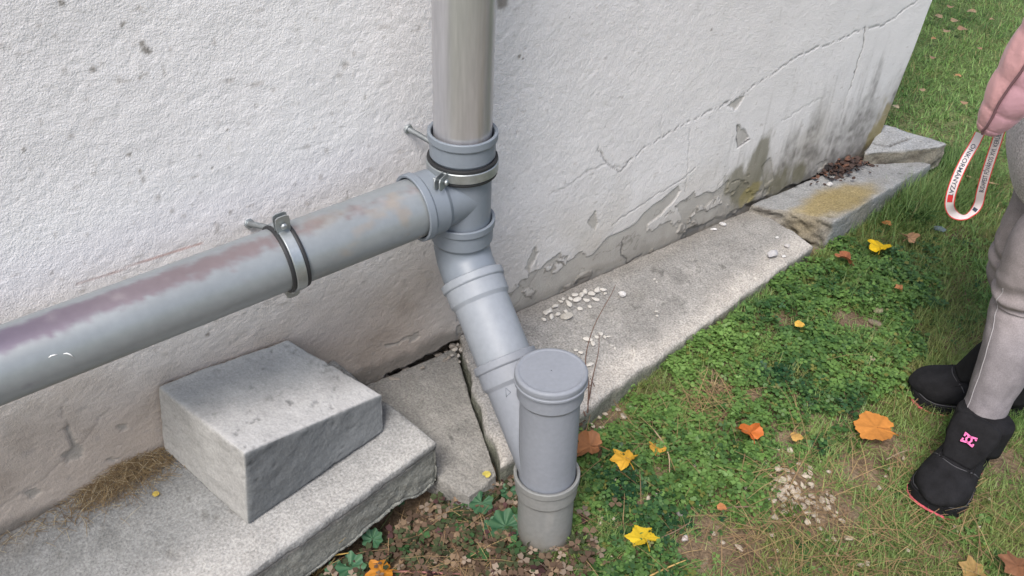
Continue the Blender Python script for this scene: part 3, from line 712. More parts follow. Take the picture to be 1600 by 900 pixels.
# ---- grass blades
def grass(n, xr, yr, dens, hr, wr, colf, lean=.5, name='grass', bend=.45):
    x = RNG.uniform(*xr, n); y = RNG.uniform(*yr, n); k = (RNG.random(n) < dens(x, y)) & free(x, y, .0) & cam_ok(x, y, gz(x, y))
    x, y = x[k], y[k]; n = len(x); q = np.stack([x, y, x*0], -1)
    pos = np.stack([x, y, gz(x, y)-.002], -1); h = RNG.uniform(*hr, n)*(1+.3*fbm(q, 5, 5)); w = RNG.uniform(*wr, n)
    tv = np.array(blade_t(bend)); sx = w; V = place(tv*[1, 0, 0], pos*0, w, np.zeros(n), np.zeros(n), np.zeros(n))
    # scale y/z by height
    T = tv[None]*np.stack([w, h, h], -1)[:, None, :]; yaw = RNG.uniform(0, 6.3, n); tilt = np.abs(RNG.normal(0, lean, n)); tilt = np.minimum(tilt, 1.45)
    # tilt backwards about local x
    ct, st = np.cos(tilt)[:, None], np.sin(tilt)[:, None]; Y = T[..., 1]*ct+T[..., 2]*st; Z = -T[..., 1]*st+T[..., 2]*ct; Xx = T[..., 0]
    c_, s_ = np.cos(yaw)[:, None], np.sin(yaw)[:, None]
    V = np.stack([Xx*c_-Y*s_, Xx*s_+Y*c_, np.maximum(Z, .001)], -1)+pos[:, None]
    F = (np.array(BLADEF)[None]+(np.arange(n)*6)[:, None, None]).reshape(-1, 4)
    return V.reshape(-1, 3), F, np.repeat(colf(q, n), 6, 0)
def g_green(q, n):
    hue = fbm(q, 3, 9, 3)+.5*RNG.normal(size=n)*.6; b = np.tile([.165, .30, .085], (n, 1)); b = mixc(b, (.30, .43, .14), np.clip(.3+.6*hue, 0, 1)); b = mixc(b, (.035, .10, .025), np.clip(-.8*hue, 0, 1))
    d = np.clip(.05+.16*sstep(.0, .6, fbm(q, 2.2, 15, 3)), 0, 1); b = mixc(b, (.30, .26, .12), (RNG.random(n) < d).astype(float)*.9); return b*RNG.uniform(.75, 1.25, n)[:, None]
def g_dry(q, n):
    b = np.tile([.30, .235, .12], (n, 1)); b = mixc(b, (.16, .11, .06), RNG.random(n)*.7); return mixc(b, (.10, .13, .04), (RNG.random(n) < .3)*1.)*RNG.uniform(.7, 1.2, n)[:, None]
def g_mix(q, n):
    b = g_green(q, n); return mixc(b, (.24, .22, .075), np.clip(.30+.7*fbm(q, 6, 33), 0, .8))
def dens_near(x, y):
    c_ = clover_cover(x, y); q = np.stack([x, y, x*0], -1); g_ = np.clip(.85+.9*fbm(q, 9, 43, 3), 0.12, 1)*np.clip(1-1.25*bare(x, y), .04, 1)
    return np.where(c_ > .6, .10, g_)*sstep(-.15, .15, x)
tuft = P(1400, 330, .09); tuft2 = P(1440, 300, .1)
parts = [grass(260000, (-.1, 1.9), (-1.4, .1), lambda x, y: dens_near(x, y)*sstep(2.4, 1.2, x), (.014, .05), (.0013, .0027), g_mix, .85),
         grass(26000, (-.1, 1.7), (-1.4, -.1), lambda x, y: dens_near(x, y)*.8, (.012, .034), (.0007, .0016), g_dry, 1.2),
         grass(420000, (.8, 6.2), (-1.6, 3.4), lambda x, y: sstep(.9, 1.8, np.hypot(x-.1, y+.55))*np.clip(1.25-.16*np.hypot(x, y), .25, 1), (.016, .044), (.0022, .0048), g_green, 1.05),
         grass(22000, (tuft[0]-.28, tuft[0]+.5), (tuft[1]-.16, tuft[1]+.22), lambda x, y: np.exp(-((x-tuft[0]-.1)/.2)**2-((y-tuft[1]+.0)/.09)**2)+np.exp(-((x-tuft2[0]-.1)/.25)**2-((y-tuft2[1])/.10)**2), (.05, .11), (.0016, .003), lambda q, n: g_green(q, n)*.75, .55),
         grass(3000, (1.2, 5), (-1.3, 2.), lambda x, y: np.ones_like(x)*.6, (.03, .06), (.0012, .002), g_dry, 1.3)]
V, F, c = join(parts); o = mesh('grass', V, F, 'leafy', col=c, smooth=False); tag(o, 'short green lawn grass with dry blades around the walker and up to the far corner', 'grass', kind='stuff')

# ---- withered ground cover left of the standpipe
cen = [G(740, 830), G(690, 815), G(650, 860), G(560, 880), G(770, 790), G(800, 870), G(870, 880), G(480, 900), G(760, 760), G(830, 700)]
L = []
for k, cc in enumerate(cen):
    n = 210; r = .055; x = cc[0]+RNG.normal(0, r, n); y = cc[1]+RNG.normal(0, r*.8, n); kk = free(x, y, .004); x, y = x[kk], y[kk]; n = len(x)
    pos = np.stack([x, y, gz(x, y)+RNG.random(n)**1.2*.038+.003], -1); b = np.tile([.15, .10, .07], (n, 1)); q = np.stack([x, y, x*0], -1)
    rr = RNG.random(n)[:, None]; b = np.where(rr < .25, [.24, .17, .11], b); b = np.where(rr > .55, [.075, .095, .045], b); b = np.where(rr > .9, [.33, .26, .20], b); b = np.where((rr > .45) & (rr < .52), [.10, .05, .05], b); b = np.where((rr > .8) & (rr < .87), [.06, .14, .05], b)
    b *= RNG.uniform(.45, 1.0, n)[:, None]
    L.append(emit('', TRI, TRIF, pos, RNG.uniform(.009, .018, n), RNG.uniform(0, 6.3, n), RNG.normal(0, .5, n), RNG.uniform(0, 6.3, n), b, ''))
V, F, c = join(L); o = mesh('withered_leaves', V, F, 'dry_plant', col=c); tag(o, 'withered brown and reddish ground cover left of the standpipe foot', 'ground cover', kind='stuff')
L = []
cs = [(G(600, 870), .16, 260), (G(760, 860), .12, 220), (G(480, 880), .08, 120), (G(1180, 830), .16, 200), (G(1120, 640), .05, 120), (G(1300, 850), .2, 320), (G(1070, 520), .03, 20), (G(1000, 700), .08, 50), (G(1400, 850), .15, 200)]
xx, yy = [], []
for cc, r, n in cs: xx.append(cc[0]+RNG.normal(0, r, n)); yy.append(cc[1]+RNG.normal(0, r*.6, n))
x, y = np.concatenate(xx), np.concatenate(yy); k = free(x, y); x, y = x[k], y[k]; n = len(x)
tv = np.array([(-.5, 0, 0), (.5, 0, 0), (.5, .5, .06), (-.5, .5, .06), (.3, 1, 0), (-.3, 1, 0)])
w = RNG.uniform(.0008, .0016, n); h = RNG.uniform(.03, .11, n); yaw = RNG.uniform(0, 6.3, n); til = RNG.uniform(-.05, .35, n)
T = tv[None]*np.stack([w, h, h], -1)[:, None]; Z = T[..., 2]+T[..., 1]*np.sin(til)[:, None]; c_, s_ = np.cos(yaw)[:, None], np.sin(yaw)[:, None]
V = np.stack([T[..., 0]*c_-T[..., 1]*s_, T[..., 0]*s_+T[..., 1]*c_, Z], -1)+np.stack([x, y, gz(x, y)+.012+RNG.random(n)*.012], -1)[:, None]
b = np.tile([.36, .27, .13], (n, 1)); b = mixc(b, (.22, .13, .08), RNG.random(n)); b = b*RNG.uniform(.7, 1.2, n)[:, None]
o = mesh('dry_stalks', V.reshape(-1, 3), (np.array(BLADEF)[None]+(np.arange(n)*6)[:, None, None]).reshape(-1, 4), 'dry_plant', col=np.repeat(b, 6, 0)); tag(o, 'loose straw and dead stalks strewn over the soil and thin lawn', 'straw', kind='stuff')

# ---- straw heap in the corner between wall, raised slab and block
def straw(name, cen, rx, ry, n, lr, label, cat, w=.0008, hz=.012, kind='stuff', zf=zl):
    x = cen[0]+RNG.normal(0, rx, n); y = np.minimum(cen[1]+RNG.normal(0, ry, n), -.008); z = zf(x, y)+RNG.random(n)*hz*np.exp(-((x-cen[0])/rx/1.4)**2)+.002
    h = RNG.uniform(*lr, n); T = tv[None]*np.stack([RNG.uniform(.6, 1.3, n)*w, h, h], -1)[:, None]; yaw = RNG.uniform(0, 6.3, n); til = RNG.normal(0, .12, n)
    c_, s_ = np.cos(yaw)[:, None], np.sin(yaw)[:, None]; Z = T[..., 2]+T[..., 1]*np.sin(til)[:, None]
    V = np.stack([T[..., 0]*c_-T[..., 1]*s_, T[..., 0]*s_+T[..., 1]*c_, Z], -1)+np.stack([x, y, z], -1)[:, None]
    V[..., 1] = np.minimum(V[..., 1], -.004); V[..., 2] = np.maximum(V[..., 2], zf(V[..., 0], V[..., 1])+.0015)
    b = np.tile([.30, .225, .12], (n, 1)); b = mixc(b, (.12, .08, .05), RNG.random(n)*.9); b = mixc(b, (.42, .36, .24), (RNG.random(n) < .15)*1.)
    o = mesh(name, V.reshape(-1, 3), (np.array(BLADEF)[None]+(np.arange(n)*6)[:, None, None]).reshape(-1, 4), 'dry_plant', col=np.repeat(b, 6, 0)); tag(o, label, cat, kind=kind); return o
a = pl(200, 748); straw('dry_straw', a+[0, -.0, 0], .055, .022, 1500, (.012, .045), 'heap of dry straw and dust against the wall left of the grey block', 'straw', hz=.026)
a = pl(70, 815); straw('dry_straw', a, .12, .010, 130, (.012, .04), 'thin line of dry straw along the wall foot at the far left', 'straw', hz=.006)

# ---- mallow plants with round pleated leaves
def mallow_leaf(c0, nrm, r, yaw):
    nr, ns = 5, 60; V = [(0, 0, 0)]; C_ = [(.03, .10, .045)]
    for i in range(1, nr+1):
        for j in range(ns):
            th = math.radians(20)+j/(ns-1)*math.radians(320); lob = 1+.10*math.cos(th*8)*(i/nr)**2+.025*math.cos(th*32)*(i/nr)**3
            rr = r*i/nr*lob; zz_ = .10*r*math.cos(th*8+.5)*(i/nr)+.22*r*(i/nr)**2-.1*r
            V.append((rr*math.cos(th), rr*math.sin(th), zz_)); v = .5+.5*math.cos(th*8); C_.append((.045+.045*v, .14+.06*v, .07+.03*v))
    F = []
    for j in range(ns-1): F.append((0, 1+j, 2+j, 2+j))
    F = [(0, 1+j, 2+j) for j in range(ns-1)]
    for i in range(nr-1):
        for j in range(ns-1): a = 1+i*ns+j; F.append((a, a+ns, a+ns+1, a+1))
    V = np.array(V); cy, sy = math.cos(yaw), math.sin(yaw); V = V@np.array([[cy, sy, 0], [-sy, cy, 0], [0, 0, 1.]])
    a, b, d_ = frame(nrm, (0, 1, 0)); return c0+V@np.array([a, b, d_]), F, np.array(C_)
def mallow(leaves, label):
    c0 = G(*leaves[0][:2]); root = empty('mallow_plant', (c0[0], c0[1], c0[2])); tag(root, label, 'plant', 'round-leaved mallow plants by the slabs')
    for px, py, rr, h in leaves:
        g_ = G(px, py); q = P(px, py, g_[2]+h); nrm = np.array([random.uniform(-.35, .1), random.uniform(-.55, -.15), 1.])
        V, F, c = mallow_leaf(q, nrm, rr*1.25, random.uniform(0, 6)); mesh('leaf', V, F, 'leafy', col=c*random.uniform(.85, 1.2), parent=root)
        V, F = loft([c0+[0, 0, -.005], (c0+q)/2+[.005, -.004, .006], q], [.0011, .001, .0008], 8, sub=4); mesh('stem', V, F, 'leafy', col=np.tile([.10, .13, .05], (len(V), 1)), parent=root)
mallow([(790, 822, .026, .035), (772, 826, .018, .03)], 'green pleated mallow plant at the left foot of the standpipe')
mallow([(752, 785, .019, .04), (795, 768, .014, .035)], 'small round-leaved mallow in front of the broken slab corner')
mallow([(535, 835, .021, .05), (522, 822, .016, .055), (546, 820, .016, .055)], 'mallow plant beside the dry grass tuft under the raised slab')
mallow([(582, 842, .016, .04), (622, 780, .012, .03)], 'low mallow plant under the broken underside of the raised slab')
mallow([(548, 886, .022, .035), (525, 893, .016, .03)], 'mallow plant nearest the bottom edge below the raised slab')
# bright small plant right of the standpipe foot
def fine_plant(name, px, py, n, r, h, colr, label, sz=(.006, .011), cat='plant'):
    c0 = G(px, py); ra_ = r*1.3*np.sqrt(RNG.random(n)); an_ = RNG.uniform(0, 6.3, n); x = c0[0]+ra_*np.cos(an_); y = c0[1]+ra_*np.sin(an_); pos = np.stack([x, y, gz(x, y)+RNG.random(n)*h+.004], -1)
    b = np.tile(colr, (n, 1))*RNG.uniform(.6, 1.4, n)[:, None]
    V, F, c = emit('', LEAF, LEAFF, pos, RNG.uniform(*sz, n), RNG.uniform(0, 6.3, n), RNG.normal(0, .7, n), RNG.uniform(0, 6.3, n), b, '', sy=RNG.uniform(.003, .006, n))
    k = 14; L = [(V, F, c)]
    W_, S_ = [], []
    for i in range(k):
        a = random.uniform(0, 6.3); e_ = c0+np.array([math.cos(a)*r*1.5, math.sin(a)*r*1.5, h*.9]); v, f = loft([c0, (c0+e_)/2+[0, 0, h*.3], e_], [.001, .0008, .0005], 4, caps=False); L.append((v, np.array(f), np.tile(np.array(colr)*.9, (len(v), 1))))
    V, F, c = join(L); o = mesh(name, V, F, 'leafy', col=c, loc=tuple(c0)); tag(o, label, cat); return o
fine_plant('weed_plant', 880, 862, 240, .035, .035, (.13, .20, .05), 'pale yellow-green feathery weed at the right foot of the standpipe')
fine_plant('weed_plant', 1425, 345, 90, .035, .045, (.05, .12, .035), 'broad-leaved green weed beside the heaved slab and tall grass', sz=(.018, .034))
fine_plant('weed_plant', 1235, 808, 60, .02, .02, (.09, .17, .03), 'small green weed growing through the gravel patch')
# dry grass tuft
def tuftd(px, py, n, h, spread, label, col=(.36, .27, .12)):
    c0 = G(px, py); L = []
    for i in range(n):
        a = random.gauss(-.2, .9); hh = h*random.uniform(.5, 1.1); lx = random.gauss(.35, .35)*hh*spread; ly = random.gauss(-.05, .25)*hh*spread
        p0 = c0+np.array([random.gauss(0, .008), random.gauss(0, .008), -.004]); p2 = p0+np.array([lx, ly, hh*.9]); p1 = (p0+p2)/2+np.array([0, 0, .08*hh])
        v, f = loft([p0, p1, p2], [.0013, .001, .0003], 5, caps=False, sub=3); cc = np.array(col)*random.uniform(.55, 1.15); L.append((v, np.array(f), np.tile(cc, (len(v), 1))))
    V, F, c = join(L); o = mesh('dry_grass_tuft', V, F, 'dry_plant', col=c, loc=tuple(c0)); tag(o, label, 'grass tuft'); return o
tuftd(492, 893, 34, .12, .8, 'straw-coloured dead grass tuft leaning on the raised slab edge')
tuftd(790, 895, 16, .05, 2.2, 'sparse dead grass tuft at the bottom below the standpipe')
tuftd(1110, 610, 18, .035, 2.2, 'flattened dead grass tuft in the clover beside the long slab', (.40, .31, .18))
# thin dry weed stalk on the slab edge
c0 = P(918, 640, .08); root_l = []
for pts in ([(918, 645, .08), (920, 600, .12), (915, 560, .16), (928, 510, .2), (955, 460, .23), (962, 445, .235)], [(918, 645, .08), (925, 595, .11), (935, 550, .14), (936, 520, .15)], [(915, 650, .08), (905, 620, .1), (925, 600, .12)], [(920, 640, .08), (930, 610, .09), (922, 590, .12)]):
    p_ = [P(*q) for q in pts]; v, f = loft(p_, list(np.linspace(.0016, .0006, len(p_))), 6, sub=4, caps=False); root_l.append((v, np.array(f), np.tile([.14, .085, .065], (len(v), 1))))
V, F, c = join(root_l); tag(mesh('dry_weed_stalk', V, F, 'dry_plant', col=c, loc=tuple(c0)), 'thin brown dry weed stalk rising over the slab behind the capped standpipe', 'dead weed')

# ---- maple leaves
def maple(px, py, r, yaw, col, label, lift=.018, col2=None, curl=.5, z=None, tilt=(0, 0), cat='leaf', stem=True, group='fallen leaves', sharp=1.):
    ns, nr = 80, 6; c0 = G(px, py) if z is None else P(px, py, z); lift = lift+(.016 if z is None else 0); c0 = P(px, py, c0[2]+lift); V = [(0, 0, .0)]; C_ = [col]; col2 = col2 or tuple(np.array(col)*.55)
    seed = random.randint(0, 999)
    lobes = [(0, 1.), (.92, .85), (-.92, .85), (1.95, .50), (-1.95, .50)]
    for i in range(1, nr+1):
        for j in range(ns):
            th = -math.pi+2*math.pi*j/ns; e = .0
            for a, s in lobes: e = max(e, s*math.exp(-(abs(th-a)/.40)**1.5))
            rr = r*1.12*(.56+.50*e*sharp+.35*(1-sharp))*(1+.04*math.sin(th*13+seed)+.025*math.sin(th*29))
            if abs(th) > 2.8: rr *= .75
            t = i/nr; q_ = rr*t
            zz_ = curl*r*(.30*t*t*math.sin(th*2+seed)+.06*t*t*math.sin(th*5+seed*2)+.10*t*t)+.004*r*math.cos(th*10)*t
            V.append((q_*math.cos(th), q_*math.sin(th), zz_))
            vein = min(abs(th-a) for a, s in lobes)*t; k = math.exp(-(vein/.07)**2); m_ = .5+.5*math.sin(th*2+seed)*t
            cc = np.array(col)*(1-m_*.35)+np.array(col2)*m_*.35; C_.append(cc*(1-.16*k))
    F = [(0, 1+j, 1+(j+1) % ns) for j in range(ns)]
    for i in range(nr-1):
        for j in range(ns): a = 1+i*ns+j; b = 1+i*ns+(j+1) % ns; F.append((a, a+ns, b+ns, b))
    V = np.array(V); cy, sy = math.cos(yaw), math.sin(yaw); V = V@np.array([[cy, sy, 0], [-sy, cy, 0], [0, 0, 1.]])
    a, b, d_ = frame((tilt[0], tilt[1], 1), (0, 1, 0)); R_ = np.array([a, b, d_]); root = mesh('fallen_leaf', c0+V@R_, F, 'fallen_leaf', col=np.array(C_), loc=tuple(c0)); tag(root, label, cat, group)
    if stem:
        s = np.array([[-.0*r, 0, 0], [-.5*r, .05*r, .02*r], [-1.0*r, .2*r, -.15*r]])@np.array([[cy, sy, 0], [-sy, cy, 0], [0, 0, 1.]]); v, f = loft(c0+s@R_, [.0012, .001, .0012], 6, sub=4); mesh('stem', v, f, 'fallen_leaf', col=np.tile(np.array(col)*.6, (len(v), 1)), parent=root)
    return root
YEL = (.72, .50, .02); ORA = (.56, .21, .045); BRO = (.36, .16, .07); TAN = (.40, .24, .12)
maple(923, 697, .040, 2.4, BRO, 'brown curled maple leaf beside the standpipe collar', curl=.9, lift=.022, tilt=(-.2, .15))
maple(978, 718, .031, 1.6, (.68, .38, .04), 'golden yellow maple leaf in clover, second right of the standpipe', curl=.7, tilt=(-.1, .2))
maple(1027, 701, .022, .8, (.60, .33, .05), 'small dull orange leaf just right of the golden maple leaf', curl=.8, tilt=(.2, .1))
maple(1172, 676, .032, 1.2, (.55, .15, .03), 'rust red-orange folded leaf alone in the clover', curl=1.0, lift=.025, tilt=(.15, .1))
maple(1370, 668, .044, 2.2, (.56, .23, .05), 'largest flat orange leaf on thin grass left of the walking shoes', curl=.35, sharp=.35, lift=.02, tilt=(-.1, .1))
maple(1006, 841, .034, 1.3, (.74, .52, .03), 'bright lemon yellow maple leaf nearest the bottom edge', curl=.35, lift=.018, tilt=(.1, .3))
maple(1375, 386, .036, .7, (.80, .52, .01), 'bright yellow maple leaf on the lawn in front of the heaved slab', curl=.7, tilt=(0, .15), lift=.024)
maple(1322, 404, .028, 2.2, (.36, .13, .06), 'dark brown folded leaf at the corner of the heaved slab', curl=1.1, tilt=(.4, -.2), lift=.024)
maple(1420, 371, .026, .2, (.38, .22, .12), 'tan curled leaf right of the yellow leaf by the heaved slab', curl=1.1, lift=.02)
maple(1386, 349, .014, .9, (.42, .18, .06), 'tiny orange-brown leaf under the tall grass edge', stem=False, sharp=.5)
maple(1250, 507, .013, 1.9, (.70, .42, .08), 'tiny pale orange leaf beside the bare soil patch', sharp=.3, stem=False)
maple(1405, 452, .015, .4, (.50, .22, .09), 'small upright orange-brown leaf in the middle of the lawn', curl=1.2, tilt=(.3, -.3), stem=False)
maple(598, 893, .030, 2.9, (.50, .20, .02), 'amber brown leaf half under withered plants at the bottom edge', curl=.7)
maple(1522, 893, .026, .9, (.34, .22, .08), 'pale orange leaf at the bottom edge below the front shoe', curl=.6, lift=.008)
maple(1590, 884, .030, 2.0, (.22, .10, .05), 'rusty leaf in the bottom right corner', curl=.6)
maple(1245, 683, .014, 1.1, (.55, .33, .10), 'tiny yellowish leaf on bare ground right of the rust leaf', sharp=.4, stem=False)
maple(1128, 793, .010, 1.1, (.48, .20, .08), 'tiny rust scrap of leaf left of the gravel patch', sharp=.3, stem=False)
maple(760, 741, .009, .3, (.62, .52, .12), 'tiny yellow leaf scrap on the front corner of the broken slab', z=.07, lift=.002, sharp=.3, stem=False, curl=.3)
maple(243, 772, .0065, .3, (.55, .42, .10), 'tiny yellow seed leaf on the raised slab beside the straw heap', z=.15, lift=.003, sharp=.1, stem=False, curl=.3)
maple(898, 737, .016, 2., BRO, 'small brown leaf touching the right side of the standpipe collar', curl=.8)
FARL = ['tan leaf on the far lawn near the top edge, right of the middle', 'tan leaf in the middle of the cluster on the far lawn', 'tan leaf at the left of the cluster on the far lawn', 'larger brown leaf at the lower right of the far lawn cluster',
        'small tan leaf just below the far lawn cluster', 'small brown leaf left on the far lawn, below the cluster', 'rusty small leaf on the far lawn halfway down to the lanyard', 'pale cream leaf right beside the lower wall corner', 'small brown leaf on the far lawn nearest the pink sleeve top',
        'small tan leaf on the far lawn between wall corner and sleeve', 'tan leaf at the top right of the far lawn beside the sleeve', 'brown leaf at the very top edge of the far lawn', 'small rusty leaf on the far lawn left of the cluster', 'small tan leaf on the far lawn close to the wall edge', 'brown leaf on the lawn left of the sleeve end']
k = 0
for px, py, r, cc in ((1520, 18, .02, TAN), (1493, 32, .018, TAN), (1465, 25, .018, TAN), (1505, 45, .02, BRO), (1478, 48, .016, TAN), (1458, 90, .012, BRO), (1497, 118, .011, ORA), (1400, 166, .012, (.5, .4, .25)), (1530, 75, .010, BRO), (1440, 140, .011, TAN), (1550, 30, .010, TAN), (1485, 10, .014, BRO), (1460, 60, .011, ORA), (1415, 80, .01, TAN), (1506, 160, .012, BRO)):
    maple(px, py, r*1.2, random.uniform(0, 6), tuple(np.array(cc)*.6+np.array([.17, .14, .10])*1.), FARL[k], sharp=.5, stem=False, group='dry leaves scattered on the far lawn', lift=.035); k += 1
# dead leaves gathered where heaved slab meets the wall
a = P(1315, 262, .17); n = 220; x = a[0]+RNG.normal(0, .055, n); y = np.minimum(-.01, -.03+RNG.normal(0, .022, n)); pos = np.stack([x, y, .170+RNG.random(n)*.03*np.exp(-((x-a[0])/.07)**2)], -1)
b = np.tile([.075, .052, .045], (n, 1)); rr = RNG.random(n)[:, None]; b = np.where(rr < .2, [.16, .085, .06], b); b = np.where(rr > .8, [.04, .035, .035], b)
V, F, c = emit('', LEAF, LEAFF, pos, RNG.uniform(.009, .02, n), RNG.uniform(0, 6.3, n), RNG.normal(0, .6, n), RNG.uniform(0, 6.3, n), b, ''); tag(mesh('leaf_litter', V, F, 'dry_plant', col=c), 'dark leaf litter caught between wall and heaved slab', 'leaf litter', kind='stuff')

# ---- stones
def stone_mesh(seed, flat=.6, n=3):
    import bmesh
    bm = bmesh.new(); bmesh.ops.create_icosphere(bm, subdivisions=n, radius=1.)
    V = np.array([v.co[:] for v in bm.verts]); F = [tuple(v.index for v in f.verts) for f in bm.faces]; bm.free()
    r = np.random.default_rng(seed); 
    for k in range(9):                       # cleave with planes for an angular chip
        d_ = r.normal(size=3); d_ /= np.linalg.norm(d_); h = r.uniform(.5, .85); s = V@d_; V = V-np.maximum(s-h, 0)[:, None]*d_
    V = V*(1+.05*fbm(V, 2.5, seed))[:, None]*[1, r.uniform(.6, .9), flat]; V[:, 2] -= V[:, 2].min(); return V, F
PROTO = {}
def stone_proto(kind, i, col):
    key = (kind, i)
    if key not in PROTO:
        V, F = stone_mesh(hash(kind) % 7*0+len(kind)*31+i, .35 if kind == 'plaster_chip' else .55, 2)
        me = bpy.data.meshes.new(kind); me.from_pydata([tuple(v) for v in V], [], F); me.polygons.foreach_set('use_smooth', np.zeros(len(F), bool))
        a = me.attributes.new('Col', 'FLOAT_COLOR', 'POINT'); cc = np.ones((len(V), 4), np.float32); cc[:, :3] = col; a.data.foreach_set('color', cc.ravel()); me.materials.append(MATS['stone']); PROTO[key] = me
    return PROTO[key]
def stone(kind, p, s, label, group, col, cat):
    me = stone_proto(kind, random.randint(0, 6), col if kind == 'plaster_chip' else tuple(np.array(col)*random.uniform(.9, 1.1)))
    o = bpy.data.objects.new(kind, me); COL.objects.link(o); o.location = p; o.scale = (s, s, s*random.uniform(.7, 1.1)); o.rotation_euler = (random.uniform(-.2, .2), random.uniform(-.2, .2), random.uniform(0, 6.3)); tag(o, label, cat, group); return o
WHT = (.60, .575, .53)
def onslab(px, py, f=zm):
    p = pl(px, py, f); return (p[0], min(p[1], -.012), f(p[0], p[1]))
row = [(858, 487, 11), (868, 480, 9), (872, 492, 8), (888, 476, 10), (884, 488, 7), (902, 470, 10), (910, 462, 9), (916, 470, 7), (925, 460, 9), (932, 455, 11), (942, 453, 8), (930, 468, 8), (921, 480, 6), (906, 483, 6), (850, 500, 7), (862, 496, 7), (898, 462, 7), (880, 468, 6), (946, 460, 6), (876, 472, 6), (892, 468, 7), (914, 456, 7), (852, 490, 8)]
for px, py, s in row: stone('plaster_chip', onslab(px, py), s*.0014, 'white flake of plaster in the row along the wall foot on the long slab', 'white plaster flakes fallen along the wall foot', WHT, 'plaster chip')
for px, py, s in [(918, 532, 12), (926, 538, 9), (938, 522, 7), (945, 528, 7), (908, 552, 8), (921, 571, 10), (955, 540, 5), (961, 545, 5), (992, 556, 6), (990, 548, 4), (1025, 487, 6), (1027, 494, 5), (1023, 437, 6), (1026, 441, 5), (950, 527, 6), (933, 527, 7), (1180, 436, 5), (900, 548, 6)]:
    stone('plaster_chip', onslab(px, py), s*.0011, 'white plaster crumb scattered on the middle of the long slab', 'white plaster crumbs scattered on the long slab', WHT, 'plaster chip')
def named(kind, px, py, s, label, col, cat='stone', f=zm):
    o = stone(kind, onslab(px, py, f), s, label, None, col, cat); o.data = o.data.copy(); cc = np.ones((len(o.data.vertices), 4), np.float32); cc[:, :3] = col; o.data.attributes['Col'].data.foreach_set('color', cc.ravel()); return o
named('plaster_flake', 1206, 402, .021, 'pale flat lilac-grey plaster flake at the far end of the long slab', (.50, .49, .50))
named('plaster_flake', 971, 463, .014, 'thin flat white plaster flake right of the row of chips', (.62, .61, .60))
named('stone_lump', 886, 497, .017, 'rough grey lump below the row of white plaster flakes', (.42, .40, .36))
named('plaster_flake', 1229, 386, .009, 'grey-white stone nearest the heaved slab on the long slab', (.50, .48, .47))
named('plaster_flake', 1224, 402, .007, 'small white crumb right of the flat lilac flake', (.62, .61, .60))
named('plaster_flake', 1214, 372, .006, 'small white crumb behind the flat lilac flake', (.62, .61, .60))
# long white flake strip in the wall gap
named('plaster_flake', 1128, 352, .013, 'white flake wedged in the gap at the wall foot', (.62, .61, .60)); named('plaster_flake', 1115, 360, .010, 'second white flake wedged in the wall-foot gap, nearer the drainpipe', (.62, .61, .60))
named('plaster_flake', 1296, 291, .012, 'white sliver on the heaved slab left of the leaf litter', (.62, .61, .60), f=lambda x, y: .168)
# rubble in the crack next to the elbow
for px, py, s in [(722, 548, 9), (728, 556, 8), (716, 557, 7), (734, 551, 7), (711, 548, 8), (726, 541, 6), (738, 560, 6), (706, 556, 6), (718, 566, 5), (732, 566, 7), (715, 540, 6)]:
    p = W(px, py, -.02); p = P(px, py, .112); p[1] = min(p[1], -.01); stone('crack_pebble', p, s*.0011, 'pale pebble piled at the wall end of the slab crack behind the sloping pipe', 'pale pebbles behind the sloping pipe', (.44, .41, .36), 'pebble')
rs = random.Random(5)
for i in range(26):
    t_ = rs.random(); px, py = 592+t_*125, 612-t_*62+rs.uniform(-4, 4); p = W(px, py); p = np.array([p[0], rs.uniform(-.03, .02), .092+rs.uniform(-.012, .012)])
    stone('plaster_rubble', p, rs.uniform(.006, .017), 'grey crumbled mortar lump in the broken wall foot left of the sloping pipe', 'mortar rubble in the broken wall foot', (.30, .27, .235), 'rubble')
for i in range(100):
    px = rs.gauss(1250, 36); py = rs.gauss(782, 26)+(px-1252)*.25; p = G(px, py); p[2] += .003
    stone('gravel_stone', p, rs.uniform(.0045, .0115), 'pale rounded stone in the gravel patch between clover and shoe', 'pale stones of the gravel patch', (.48, .42, .34), 'stone')
for i in range(60):
    px = rs.uniform(930, 1560); py = rs.uniform(720, 895); p = G(px, py)
    if not free(np.array([p[0]]), np.array([p[1]]))[0]: continue
    p[2] += .006; stone('gravel_stone', p, rs.uniform(.004, .009), 'small pale stone lying loose in thin grass at the lower right', 'loose pale stones in the thin grass', (.46, .40, .32), 'stone')
for px, py, s in [(935, 655, 9), (945, 650, 8), (925, 668, 10), (965, 643, 8), (972, 655, 12), (940, 672, 9), (955, 668, 7), (960, 630, 7), (985, 640, 6), (927, 645, 7), (1043, 682, 9), (950, 640, 7), (938, 685, 8), (958, 682, 8)]:
    p = G(px, py); p[2] += .004; stone('gravel_stone', p, s*.001, 'whitish stone on bare soil between standpipe and slab edge', 'whitish stones beside the slab edge', (.50, .46, .40), 'stone')
def gstone(px, py, s, label, col, lift=.008):
    p = G(px, py); p[2] += lift; o = stone('field_stone', p, s, label, None, col, 'stone'); o.data = o.data.copy(); cc = np.ones((len(o.data.vertices), 4), np.float32); cc[:, :3] = col; o.data.attributes['Col'].data.foreach_set('color', cc.ravel())
gstone(1322, 848, .013, 'tan stone alone below the gravel patch', (.48, .42, .31)); gstone(1070, 848, .010, 'whitish stone right of the bright yellow leaf', (.52, .47, .44)); gstone(1152, 862, .012, 'beige block-shaped stone in bare soil near the bottom', (.42, .36, .28))
gstone(1050, 800, .016, 'brown-green rounded stone half hidden in clover', (.28, .22, .12), .0); gstone(1065, 807, .013, 'grey-mauve rounded stone half hidden in clover', (.30, .27, .27), .0); gstone(1370, 490, .022, 'long olive-grey stone by the bare soil patch', (.28, .26, .16), .004)
